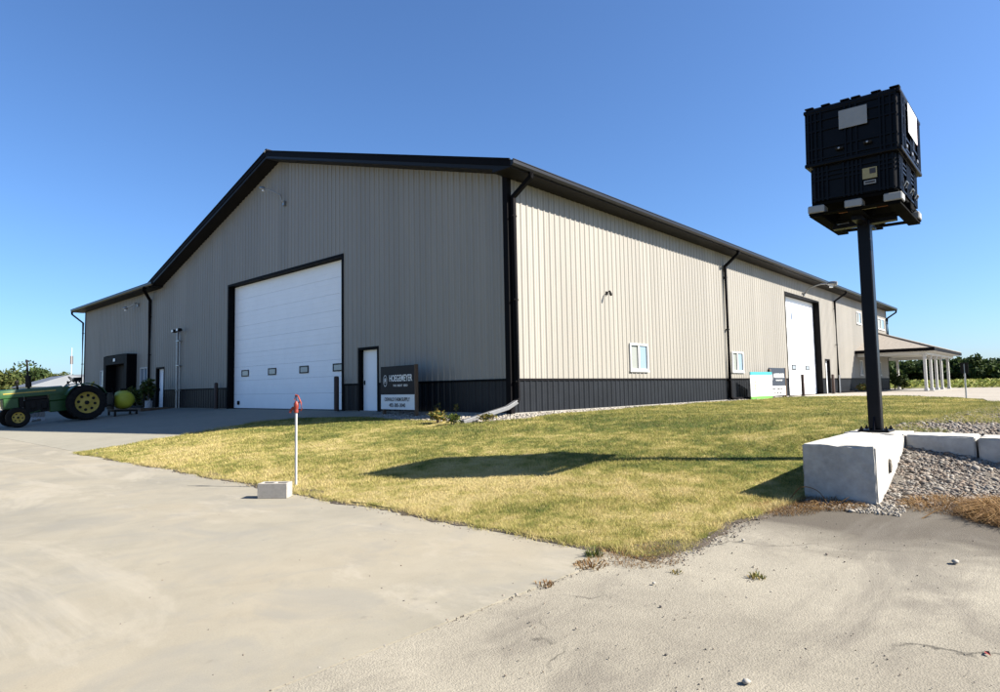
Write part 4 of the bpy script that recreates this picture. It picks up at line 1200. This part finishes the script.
MB().sweep([(-.5, -.5, 1.0), (-.62, -.45, 1.3), (-.55, -.55, .8), (-.6, -.5, .4)], .025, 6).build('hose', 'black', sp, smooth=True)
MB().sweep([(.55, -1.2, .4), (.55, 1.2, .4)], .035, 6).sweep([(.55, -1.2, .4), (.55, -1.2, 1.0)], .03, 6).build('boom', 'iron', sp)

# ------------------------------------------------------------------ small things by the wing wall
bedz = g1(-.8, 26)
MB().box(-1.55, -.04, 24.0, 29.2, bedz - .15, bedz + .06).build('mulch_bed', 'mulch', None); bpy.data.objects['mulch_bed']['kind'] = 'structure'
for x0, x1, y0, y1, lab in ((-1.68, -1.56, 23.9, 29.2, 'long weathered landscape timber along the front of the mulch bed'), (-1.56, -.05, 23.88, 24.0, 'short weathered landscape timber closing the mulch bed end')):
    o = MB().box(x0, x1, y0, y1, bedz - .15, bedz + .11).build('landscape_timber', 'wood', None, bevel=.012, org=((x0 + x1) / 2, (y0 + y1) / 2, bedz)); tag(o, lab, 'timber')
def bucket(x, y, z, label, rr=.15, h=.36):
    r = root('bucket', (x, y, z), label, 'bucket')
    MB().lathe([(rr * .85, 0), (rr, h), (rr * 1.06, h), (rr * 1.06, h - .03), (rr * .96, h - .035), (rr * .9, h - .04), (0, h - .05)], (x, y, z), n=18).build('pail', 'vinyl', r, smooth=True)
    MB().sweep([(x, y - rr * 1.05, z + h - .06), (x - .08, y - rr * .9, z + h - .2), (x - .14, y, z + h - .26), (x - .08, y + rr * .9, z + h - .2), (x, y + rr * 1.05, z + h - .06)], .006, 5).build('handle', 'iron', r)
bucket(-1.15, 24.45, bedz + .055, 'white plastic bucket with a tall plant at the bed end', .19, .42)
bucket(-.55, 26.1, bedz + .055, 'white plastic bucket in front of the wing walk door', .17, .38)
bucket(-.62, 26.08, bedz + .055 + .381, 'small white pail stacked on the bucket by the wing door', .15, .26)

# ------------------------------------------------------------------ plants
def leaf_tris(n, center, radii, size, up=.4, seed=0, fill=.35):
    R = np.random.default_rng(seed)
    d = R.normal(size=(n, 3)); d /= np.linalg.norm(d, axis=1, keepdims=True)
    rad = R.uniform(fill, 1, (n, 1)) ** .6
    c = np.array(center) + d * rad * np.array(radii)
    a = R.normal(size=(n, 3)); a[:, 2] *= up; a /= np.linalg.norm(a, axis=1, keepdims=True)
    b = R.normal(size=(n, 3)); b -= (b * a).sum(1, keepdims=True) * a; b /= np.linalg.norm(b, axis=1, keepdims=True)
    s = size * R.uniform(.6, 1.4, (n, 1))
    V = np.stack([c - a * s, c + b * s * .45, c + a * s, c - b * s * .45], 1).reshape(-1, 3)
    return V, np.arange(4 * n).reshape(n, 4)

def blades(n, cx, cy, zb, spread, h, w, lean, seed):
    R = np.random.default_rng(seed)
    t = R.uniform(0, 2 * np.pi, n); rr = spread * np.sqrt(R.uniform(0, 1, n))
    bx, by = cx + rr * np.cos(t), cy + rr * np.sin(t)
    bz = np.full(n, zb) if not callable(zb) else zb(bx, by)
    hh = h * R.uniform(.45, 1.1, n) * (1.15 - .75 * (rr / spread) ** 2); ld = t + R.normal(0, .8, n); ll = hh * lean * R.uniform(.2, 1.3, n)
    yaw = R.uniform(0, np.pi, n); wx, wy = np.cos(yaw) * w, np.sin(yaw) * w
    mx, my, mz = bx + .45 * ll * np.cos(ld), by + .45 * ll * np.sin(ld), bz + hh * .65
    tx, ty, tz = bx + ll * np.cos(ld), by + ll * np.sin(ld), bz + hh * np.maximum(.35, 1 - .3 * lean)
    V = np.stack([np.stack([bx - wx, by - wy, bz - .01], 1), np.stack([bx + wx, by + wy, bz - .01], 1), np.stack([mx + wx * .8, my + wy * .8, mz], 1), np.stack([mx - wx * .8, my - wy * .8, mz], 1), np.stack([tx, ty, tz], 1)], 1).reshape(-1, 3)
    i = np.arange(n)[:, None] * 5
    F = np.concatenate([i + np.array([[0, 1, 2]]), i + np.array([[0, 2, 3]]), i + np.array([[3, 2, 4]])])
    return V, F

def tuft(name, x, y, n, spread, h, w, lean, mat, label, cat, seed, zf=gz, group=None):
    V, F = blades(n, x, y, lambda a, b: zf(a, b), spread, h, w, lean, seed)
    V[:, 0] -= x; V[:, 1] -= y; z = float(zf(x, y)); V[:, 2] -= z
    o = np_obj(name, V, F, mat); o.location = (x, y, z)
    return tag(o, label, cat, group)

def bush(name, x, y, z, stems, h, rad, n, size, mat, label, seed, cat='plant', group=None):
    R = random.Random(seed)
    r = root(name, (x, y, z), label, cat, group); r['_org'] = (0, 0, 0)
    VV, FF, k = [], [], 0
    mb = MB()
    for s in range(stems):
        t = R.uniform(0, 6.28); e = Vector((math.cos(t) * rad * R.uniform(.2, .8), math.sin(t) * rad * R.uniform(.2, .8), h * R.uniform(.6, 1)))
        mb.sweep([(math.cos(t) * .02, math.sin(t) * .02, -.05), e * .5 + Vector((0, 0, h * .08)), e], [.012, .009, .005], 5)
        m = max(4, n // stems)
        V, F = leaf_tris(m, e * .72 + Vector((0, 0, .02)), (rad * .5, rad * .5, h * .42), size, .5, seed * 50 + s, .1)
        V[:, 2] = np.maximum(V[:, 2], .01)
        VV.append(V); FF.append(F + k); k += len(V)
    mb.build('stem', 'bark', r)
    np_obj('foliage', np.concatenate(VV), np.concatenate(FF), mat, r)
    return r
bush('weed', -2.15, .62, g1(-2.15, .62), 6, .34, .34, 240, .05, 'weedyellow', 'yellowing leafy weed left of the downspout mouth', 21, group='weeds at the wall')
bush('weed', -2.3, -.05, g1(-2.3, -.05), 5, .26, .26, 200, .045, 'weed', 'low dark green weed in front of the silver downspout end', 22, group='weeds at the wall')
bush('weed', -1.6, -.55, g1(-1.6, -.55), 5, .22, .32, 180, .04, 'weedyellow', 'small yellowish weed right of the silver downspout end', 23, group='weeds at the wall')
bush('weed', -.5, 1.7, g1(-.5, 1.7), 3, .30, .16, 60, .035, 'weedyellow', 'thin dry weed at the gable foot between sign and corner', 24, group='weeds at the wall')
bush('weed', -.5, 2.5, g1(-.5, 2.5), 3, .34, .14, 50, .035, 'weedyellow', 'spindly dry weed right beside the brown sign end', 25, group='weeds at the wall')
bush('potted_plant', -1.15, 24.45, bedz + .43, 6, 1.15, .42, 260, .11, 'weed', 'tall leafy plant growing from the bucket at the bed end', 26)
for k, (x, y, h, lab) in enumerate(((-1.05, 25.1, 1.45, 'tall leafy bed plant right of the wing walk door'), (-.75, 27.3, 1.0, 'bushy bed plant left of the wing walk door'), (-.9, 28.3, 1.15, 'bed plant below the window nearest the dark entry'), (-.7, 28.95, .8, 'low bed plant at the far left bed end'))):
    bush('bed_plant', x, y, bedz + .05, 6, h, .42, 320, .1, 'weed', lab, 30 + k, group='plants in the mulch bed')
bush('shrub', 36.2, -.7, 0, 6, .55, .6, 260, .1, 'weedyellow', 'low yellow green shrub at the wall just before the porch', 40)
bush('shrub', 45.6, -.9, 0.03, 7, 1.2, .6, 340, .12, 'leaf', 'dark shrub against the wall under the porch', 41)
bush('shrub', 49.2, -.8, 0.03, 6, .85, .6, 260, .11, 'weed', 'lighter green shrub by the last porch column near the wall', 42)
bush('corn_clump', -9.4, 24.5, -.7, 9, 1.6, .6, 420, .16, 'weedyellow', 'tall yellow green clump at the left picture edge before the tractor nose', 43)

tuft('grass_tuft', -8.75, -8.60, 70, .07, .10, .004, .9, 'weed', 'bright green tuft in the joint between slab and old pavement', 'grass tuft', 51)
tuft('dry_tuft', -9.0, -8.74, 120, .13, .06, .004, 1.6, 'dryblade', 'straw coloured tuft lying along the pavement joint', 'grass tuft', 52)
tuft('dry_tuft', -9.6, -8.75, 40, .07, .04, .004, 1.6, 'dryblade', 'faint scrap of dry grass further down the pavement joint', 'grass tuft', 53)
tuft('grass_tuft', -8.5, -9.85, 50, .06, .05, .004, 1.4, 'weedyellow', 'flat green weed alone in the middle of the old pavement', 'grass tuft', 54)
tuft('grass_tuft', -8.75, -9.35, 26, .05, .035, .004, 1.4, 'weedyellow', 'tiny weed on the old pavement near the lawn corner', 'grass tuft', 55)
tuft('dry_tuft', -8.5, -8.85, 1100, .40, .045, .002, 2.2, 'dryblade', 'matted brown grass at the lawn corner tip', 'grass tuft', 56)
tuft('dry_tuft', -5.45, -11.25, 4200, .50, .27, .0028, 1.7, 'dryblade', 'big brown mound of dead grass at the gravel foot, right side', 'grass tuft', 57, zf=bankz)
tuft('dry_tuft', -5.30, -10.55, 1100, .36, .13, .0026, 1.9, 'dryblade', 'brown dead grass on the gravel right of the front block', 'grass tuft', 58, zf=bankz)
tuft('dry_tuft', -5.70, -9.6, 900, .34, .09, .0024, 2.2, 'dryblade', 'dead grass and roots along the foot of the front block', 'grass tuft', 59)
tuft('dry_tuft', -6.1, -9.2, 1500, .42, .07, .0022, 2.2, 'dryblade', 'straw mat at the lawn edge left of the front block', 'grass tuft', 60)
tuft('grass_tuft', -8.9, 20.2, 60, .12, .10, .006, .8, 'weed', 'small green tuft on the drive left of the tractor shadow', 'grass tuft', 61)
def smooth_path(p, k=6):
    p = [Vector(q) for q in p]; e = [2 * p[0] - p[1]] + p + [2 * p[-1] - p[-2]]; out = []
    for i in range(1, len(e) - 2):
        a, b, c, d = e[i - 1:i + 3]
        for j in range(k):
            t = j / k
            out.append(.5 * (2 * b + (c - a) * t + (2 * a - 5 * b + 4 * c - d) * t * t + (3 * b - a - 3 * c + d) * t ** 3))
    return out + [p[-1]]
# curling dry stalks at the block
for k, pts in enumerate((
    [(-5.75, -9.2, -.60), (-5.80, -9.35, -.44), (-5.75, -9.5, -.47), (-5.8, -9.62, -.60)],
    [(-5.75, -9.5, -.62), (-5.85, -9.7, -.58), (-5.78, -9.82, -.50)],
    [(-5.95, -10.45, -.64), (-5.75, -10.62, -.52), (-5.6, -10.8, -.38)])):
    pts = smooth_path(pts); o = MB().sweep(pts, [.0065 - .004 * i_ / len(pts) for i_ in range(len(pts))], 6).build('dry_stalk', 'dryblade', None, smooth=True, org=pts[0])
    tag(o, ('looping dry stalk at the left foot of the front block', 'bent dry stalk across the shaded block face foot', 'pale dry stalk leaning on the gravel right of the block')[k], 'stalk')

# lawn grass, denser towards the viewer
def lawn_blades(N, seed):
    R = np.random.default_rng(seed)
    lr = R.uniform(math.log(4.5), math.log(42), N); rr = np.exp(lr); th = R.uniform(-.75, 1.75, N)
    px, py = CAM.x + rr * np.cos(th), CAM.y + rr * np.sin(th)
    ok = inpoly(px, py, lawnpoly)
    px, py, rr = px[ok], py[ok], rr[ok]
    n = len(px)
    z = gz(px, py) + .012 + wob(px, py, .9, .008)
    patch = np.clip(.5 + wob(px, py, .55, .28, 2.0), 0, 1)
    h = R.uniform(.012, .034, n) * (.75 + .6 * patch) * np.clip(rr / 9, 1, 1.25)
    w = np.maximum(.0026, rr * .00042) * R.uniform(.7, 1.5, n)
    yaw = R.uniform(0, np.pi, n); ld = R.uniform(0, 2 * np.pi, n); ll = h * R.uniform(.1, 1.2, n)
    wx, wy = np.cos(yaw) * w, np.sin(yaw) * w
    V = np.stack([np.stack([px - wx, py - wy, z - .006], 1), np.stack([px + wx, py + wy, z - .006], 1), np.stack([px + ll * np.cos(ld), py + ll * np.sin(ld), z + h], 1)], 1).reshape(-1, 3)
    return V, np.arange(3 * n).reshape(n, 3)
V, F = lawn_blades(1700000, 5)
o = np_obj('lawn_grass', V, F, 'blade'); tag(o, 'mown green and straw lawn grass around the building', 'grass', kind='stuff')
R = np.random.default_rng(19); n = 60000
px = R.uniform(-2.8, 12, n); py = R.uniform(-12.5, -9.0, n)
k_ = (wob(px, py, 1.1, .5, .7) + .45 * (py + 10.4) + .12 * px > .15) & (R.uniform(0, 1, n) < .8); px, py = px[k_], py[k_]; n = len(px)
pz = np.interp(px, [-4, -2.8, 0, 20], [-.04, -.04, -.02, 0]); hh = R.uniform(.03, .09, n); yaw = R.uniform(0, np.pi, n); ld = R.uniform(0, 6.28, n); ll = hh * R.uniform(.3, 1.4, n); w = .005
V = np.stack([np.stack([px - np.cos(yaw) * w, py - np.sin(yaw) * w, pz], 1), np.stack([px + np.cos(yaw) * w, py + np.sin(yaw) * w, pz], 1), np.stack([px + ll * np.cos(ld), py + ll * np.sin(ld), pz + hh], 1)], 1).reshape(-1, 3)
o = np_obj('yard_grass', V, np.arange(3 * n).reshape(n, 3), 'blade'); tag(o, 'thin dry grass growing through the yard gravel', 'grass', kind='stuff')
# shaggy rim where the lawn spills over the concrete
R = np.random.default_rng(9)
edge = [Vector(q) for q in lawnpoly]
VV, FF, k = [], [], 0
for i in range(len(edge)):
    a, b = edge[i], edge[(i + 1) % len(edge)]
    if a.x > -5.4 and not (a.y > 5 and a.x < -2): continue
    L = (b - a).length; m = int(L * (900 if a.x < -8 else 400))
    if m < 1: continue
    t = R.uniform(0, 1, m)
    ox = R.normal(-.01, .055, m)
    px = a.x + (b.x - a.x) * t + ox * (1 if a.x < -8 else .6); py = a.y + (b.y - a.y) * t + R.normal(0, .03, m)
    clump = .5 + .5 * np.sin(py * 3.1 + np.sin(py * 7.7) * 1.5 + px * 2)
    h = R.uniform(.02, .075, m) * (.35 + 1.1 * clump); w = .0032 * R.uniform(.7, 1.5, m)
    yaw = R.uniform(0, np.pi, m); ld = R.uniform(0, 2 * np.pi, m); ll = h * R.uniform(.3, 1.5, m)
    z = gz(px, py)
    V = np.stack([np.stack([px - np.cos(yaw) * w, py - np.sin(yaw) * w, z - .004], 1), np.stack([px + np.cos(yaw) * w, py + np.sin(yaw) * w, z - .004], 1), np.stack([px + ll * np.cos(ld), py + ll * np.sin(ld), z + h], 1)], 1).reshape(-1, 3)
    VV.append(V); FF.append(np.arange(3 * m).reshape(m, 3) + k); k += len(V)
o = np_obj('lawn_rim', np.concatenate(VV), np.concatenate(FF), 'blade'); tag(o, 'ragged taller grass spilling over the concrete edge', 'grass', kind='stuff')

# ------------------------------------------------------------------ loose stone
def ico():
    t = (1 + 5 ** .5) / 2
    v = np.array([(-1, t, 0), (1, t, 0), (-1, -t, 0), (1, -t, 0), (0, -1, t), (0, 1, t), (0, -1, -t), (0, 1, -t), (t, 0, -1), (t, 0, 1), (-t, 0, -1), (-t, 0, 1)], float)
    v /= np.linalg.norm(v[0])
    f = np.array([(0, 11, 5), (0, 5, 1), (0, 1, 7), (0, 7, 10), (0, 10, 11), (1, 5, 9), (5, 11, 4), (11, 10, 2), (10, 7, 6), (7, 1, 8), (3, 9, 4), (3, 4, 2), (3, 2, 6), (3, 6, 8), (3, 8, 9), (4, 9, 5), (2, 4, 11), (6, 2, 10), (8, 6, 7), (9, 8, 1)])
    return v, f
IV, IF = ico()
def stones(name, px, py, pz, size, mat, label, seed):
    R = np.random.default_rng(seed); n = len(px)
    s = size * np.exp(R.normal(-.05, .38, n))
    sc = np.stack([s * R.uniform(.8, 1.3, n), s * R.uniform(.7, 1.1, n), s * R.uniform(.45, .8, n)], 1)
    v = IV[None] * (1 + R.uniform(-.22, .22, (n, 12, 1))) * sc[:, None]
    t = R.uniform(0, 2 * np.pi, n); ti = R.normal(0, .5, n)
    c, sn = np.cos(t)[:, None], np.sin(t)[:, None]
    y2 = v[..., 1] * np.cos(ti)[:, None] - v[..., 2] * np.sin(ti)[:, None]; z2 = v[..., 1] * np.sin(ti)[:, None] + v[..., 2] * np.cos(ti)[:, None]
    V = np.stack([v[..., 0] * c - y2 * sn + px[:, None], v[..., 0] * sn + y2 * c + py[:, None], z2 + pz[:, None] + s[:, None] * .25], -1)
    o = np_obj(name, V.reshape(-1, 3), (IF[None] + (np.arange(n) * 12)[:, None, None]).reshape(-1, 3), mat)
    return tag(o, label, 'gravel', kind='stuff')
def scatter(n, x0, x1, y0, y1, poly=None, seed=0):
    R = np.random.default_rng(seed); x = R.uniform(x0, x1, n); y = R.uniform(y0, y1, n)
    if poly is not None:
        k = inpoly(x, y, poly); x, y = x[k], y[k]
    return x, y
x, y = scatter(37000, -5.85, -3.5, -14.0, -9.94, seed=1)
keep = np.random.default_rng(4).uniform(0, 1, len(x)) < np.clip((x + 5.95) / .35, 0, 1)
x, y = x[keep], y[keep]
stones('bank_gravel', x, y, bankz(x, y) + .0, .0155, 'stones', 'grey and tan river gravel heaped against the block wall', 2)
x, y = scatter(700, -5.95, -5.45, -10.3, -9.35, seed=31)
stones('spilled_gravel', x, y, gz(x, np.minimum(y, -9.4)) + .0, .012, 'palestones', 'pale chips spilled at the front block corner', 32)
x, y = scatter(26000, -2.85, 8, -14, -9.2, [(-2.85, -9.3), (1.2, -9.6), (5.3, -9.8), (8, -10), (6, -14), (-2.85, -14)], seed=3)
stones('yard_gravel', x, y, np.interp(x, [-4, -2.8, 0, 20], [-.04, -.04, -.02, 0]), .02, 'stones', 'loose grey gravel behind the block wall', 4)
x, y = scatter(9000, -2.1, 0, -1.6, 5.3, [(-.04, -.04), (-.04, 5.28), (-1.58, 5.28), (-1.62, 4.1), (-1.9, 1.2), (-2.05, -.2), (-1.15, -1.4), (1.0, -1.6)], seed=5)
x2, y2 = scatter(16000, -.2, 22, -1.65, -.04, [(-.2, -.04), (22, -.04), (20.8, -1.25), (17.5, -1.1), (10.3, -.9), (5, -1.15), (1.8, -1.55), (-1, -1.35)], seed=6)
x = np.concatenate([x, x2]); y = np.concatenate([y, y2])
stones('wall_gravel', x, y, gz(x, y) - .03, .024, 'palestones', 'pale gravel strip along the building foot', 7)
# grit on the pavement and along the lawn rim
R = np.random.default_rng(12)
rr = np.exp(R.uniform(math.log(1.6), math.log(9), 1500)); th = R.uniform(-.35, .75, 1500)
x, y = CAM.x + rr * np.cos(th), CAM.y + rr * np.sin(th)
k = (x < -5.8) & (y < -8.8); x, y = x[k], y[k]
stones('pavement_grit', x, y, gz(x, np.minimum(y, -9.4)) - .004, .0042, 'stones', 'scattered small grit on the old pavement', 13)
x = R.uniform(-12.6, -8.5, 420); y = -8.75 + R.normal(0, .03, 420)
stones('joint_grit', x, y, gz(x, y) - .004, .0042, 'stones', 'crumbled grit along the pavement joint', 17)
x = np.concatenate([R.uniform(-8.75, -8.45, 600), R.uniform(-8.6, -5.7, 900)]); y = np.concatenate([R.uniform(-8.9, 4, 600), -9.16 + R.normal(0, .07, 900)])
stones('rim_grit', x, y, gz(x, y) + .0, .006, 'stones', 'crumbs of soil and grit along the lawn rim', 14)
R = np.random.default_rng(15)
rr = np.exp(R.uniform(math.log(1.6), math.log(9), 160)); th = R.uniform(.3, 1.3, 160)
x, y = CAM.x + rr * np.cos(th), CAM.y + rr * np.sin(th)
k = (x < -8.6) & (y > -8.6); x, y = x[k], y[k]
stones('slab_grit', x, y, gz(x, y), .0045, 'stones', 'few dark pebbles on the concrete slab', 16)
for k, (x, y, s, lab) in enumerate(((-10.18, -10.42, .021, 'pale pebble nearest the viewer on the old pavement'), (-7.35, -10.9, .028, 'grey stone on the dark pavement before the gravel mound'), (-7.25, -11.35, .022, 'small stone at the right picture edge of the pavement'), (-8.2, -11.35, .02, 'dark pebble right of the pavement middle'), (-9.1, -9.35, .013, 'tiny pebble left of the flat weed'), (-7.6, -9.4, .015, 'small dark stone near the lawn on the old pavement'))):
    R2 = np.random.default_rng(70 + k)
    v = IV * (1 + R2.uniform(-.2, .2, (12, 1))) * np.array([1.25, .95, .7]) * s
    o = np_obj('pebble', v, IF, 'stones'); o.location = (x, y, float(gz(x, min(y, -9.4))) + s * .45); tag(o, lab, 'pebble', 'loose pebbles on the pavement')
x, y = -9.1, -11.25
o = MB().poly((0, 0, .004), (.04, .012, .012), (.05, .03, .004), (.012, .028, .008)).poly((.04, .012, .012), (.07, .0, .004), (.05, .03, .004)).build('plastic_scrap', 'red', None)
o.location = (x, y, -.70); tag(o, 'scrap of red plastic on the old pavement', 'litter')

# ------------------------------------------------------------------ beyond the yard
# crate stack and shed seen behind the tractor
r = root('plastic_crate', (-5.9, 26.5, g1(-5.9, 26.5)), 'pale grey slatted crate behind the tractor belly', 'crate'); r['_org'] = (0, 0, 0)
MB().box(-.6, .6, -.5, .5, .12, .2).box(-.6, -.45, -.5, .5, 0, .119).box(.45, .6, -.5, .5, 0, .119).box(-.07, .07, -.5, .5, 0, .119).build('base', 'paleplastic' if 'paleplastic' in MAT else 'plate', r)
for k in range(9):
    x = -.56 + k * .14
    for y in (-.5, .46): MB().box(x - .045, x + .045, y, y + .04, .201, .85).build('slat', 'plate', r)
for k in range(7):
    y = -.39 + k * .13
    for x in (-.6, .56): MB().box(x, x + .04, y - .045, y + .045, .201, .85).build('slat', 'plate', r)
MB().box(-.62, .62, -.52, -.455, .851, .92).box(-.62, .62, .455, .52, .851, .92).box(-.62, -.555, -.4549, .4549, .851, .92).box(.555, .62, -.4549, .4549, .851, .92).build('rim', 'plate', r)

r = root('farm_shed', (7.5, 78, 0), 'low grey roofed farm shed seen over the tractor hood', 'shed'); r['_org'] = (0, 0, 0)
MB().box(-4, 6, -4, 4, -.2, 1.9).build('wall', 'white', r)
MB().hexa([(-4.6, -4.6, 1.85), (6.6, -4.6, 1.85), (6.6, 4.6, 1.85), (-4.6, 4.6, 1.85)], [(-.5, -3.9, 3.2), (6.6, -.1, 3.6), (6.6, .1, 3.6), (-.5, 3.9, 3.2)]).build('roof', 'shedroof', r)
MB().box(-2.2, -1.2, -4.05, -4.001, -.1, 1.7).build('door', 'iron', r)
fpx, fpy = along(72, 92)
r = root('flag_pole', (fpx, fpy, 0), 'thin pole with a small dark red pennant left of the building', 'pole'); r['_org'] = (0, 0, 0)
MB().sweep([(0, 0, 0), (0, 0, 6.6)], .035, 6).build('pole', 'vinyl', r)
MB().box(-.14, .14, -.02, .02, 4.6, 5.6).build('pennant', 'rust', r)

# trees
def tree(x, y, h, rad, seed, mat, label, group, n=1500, size=.34, lobes=9, trunk=.28):
    R = random.Random(seed); z = 0.0
    r = root('tree', (x, y, z), label, 'tree', group); r['_org'] = (0, 0, 0)
    mb = MB().sweep([(0, 0, -.3), (.1, .05, h * trunk), (.05, .1, h * .65)], [h * .03, h * .024, h * .008], 7)
    VV, FF, k = [], [], 0
    for s in range(lobes):
        t = R.uniform(0, 6.28); q = R.uniform(.1, .75); zz = h * R.uniform(.34, .86); q *= 1.15 - .6 * (zz / h)
        c = (math.cos(t) * rad * q, math.sin(t) * rad * q, zz)
        mb.sweep([(.08, .05, h * trunk * .9), (c[0] * .5, c[1] * .5, (zz + h * trunk) / 2), c], [h * .014, h * .009, h * .004], 5)
        lr = rad * R.uniform(.32, .55)
        V, F = leaf_tris(n // lobes, c, (lr, lr, lr * R.uniform(.65, .95)), size, .8, seed * 40 + s, .45)
        VV.append(V); FF.append(F + k); k += len(V)
    mb.build('trunk', 'bark', r)
    np_obj('crown', np.concatenate(VV), np.concatenate(FF), mat, r)
    return r
for k, (u, dist, h, rad, mt, lab) in enumerate((
    (-22, 120, 5.4, 4.2, 'leafolive', 'olive tree at the far left picture edge'), (4, 112, 5.0, 3.8, 'leafolive', 'olive green tree behind the tractor nose'),
    (16, 128, 5.6, 4.0, 'leaf', 'dark tree left of the tractor muffler'), (30, 118, 6.6, 4.4, 'leaf', 'tallest dark tree directly behind the tractor muffler'),
    (44, 124, 6.3, 3.8, 'leaf', 'dark tree right of the tractor muffler'), (57, 116, 4.8, 3.4, 'leafolive', 'olive tree above the shed roof'),
    (70, 130, 5.2, 3.6, 'leafolive', 'pale olive tree beside the pennant pole'), (88, 122, 4.6, 3.2, 'leafolive', 'low olive tree partly hidden by the building edge'))):
    x, y = along(u, dist)
    tree(x, y, h * .74, rad, 100 + k, mt, lab, 'trees beyond the tractor', 3000, .27, 13)
VV, FF, k = [], [], 0
R = random.Random(77)
for s in range(150):
    u = 845 + s * 2.1 + R.uniform(-1, 1); dist = R.uniform(215, 275)
    x, y = along(u, dist); h = R.uniform(8.0, 9.8) * (.78 + .07 * math.sin(s * .35)); rad = R.uniform(3.2, 5.2)
    for q in range(6):
        t = R.uniform(0, 6.28); rr = R.uniform(0, .6) * rad
        zc = h * R.uniform(.18, .84)
        V, F = leaf_tris(75, (x + rr * math.cos(t), y + rr * math.sin(t), zc), (rad * .5, rad * .5, rad * .42), .75, .8, 900 + s * 6 + q, .4)
        VV.append(V); FF.append(F + k); k += len(V)
o = np_obj('far_wood', np.concatenate(VV), np.concatenate(FF), 'leaf'); tag(o, 'distant dark green wood along the right horizon', 'wood', kind='stuff')
# crop field between the pad and the wood
R = np.random.default_rng(21)
n = 60000
xx = 57 + 150 * R.uniform(0, 1, n) ** 1.6; yy = R.uniform(-75, 60, n)
yy = np.where(R.uniform(0, 1, n) < .75, np.round(yy / .76) * .76 + R.normal(0, .12, n), yy)
c = np.stack([xx, yy, R.uniform(.05, .75, n)], 1)
a = R.normal(size=(n, 3)); a[:, 2] *= .5; a /= np.linalg.norm(a, axis=1, keepdims=True)
b = R.normal(size=(n, 3)); b -= (b * a).sum(1, keepdims=True) * a; b /= np.linalg.norm(b, axis=1, keepdims=True)
s = R.uniform(.10, .26, (n, 1))
V = np.stack([c - a * s, c + b * s * .5, c + a * s, c - b * s * .5], 1).reshape(-1, 3)
o = np_obj('crop_field', V, np.arange(4 * n).reshape(n, 4), 'crop'); tag(o, 'yellow green crop rows before the distant wood', 'crop', kind='stuff')

for o in bpy.data.objects:
    if '_org' in o: del o['_org']
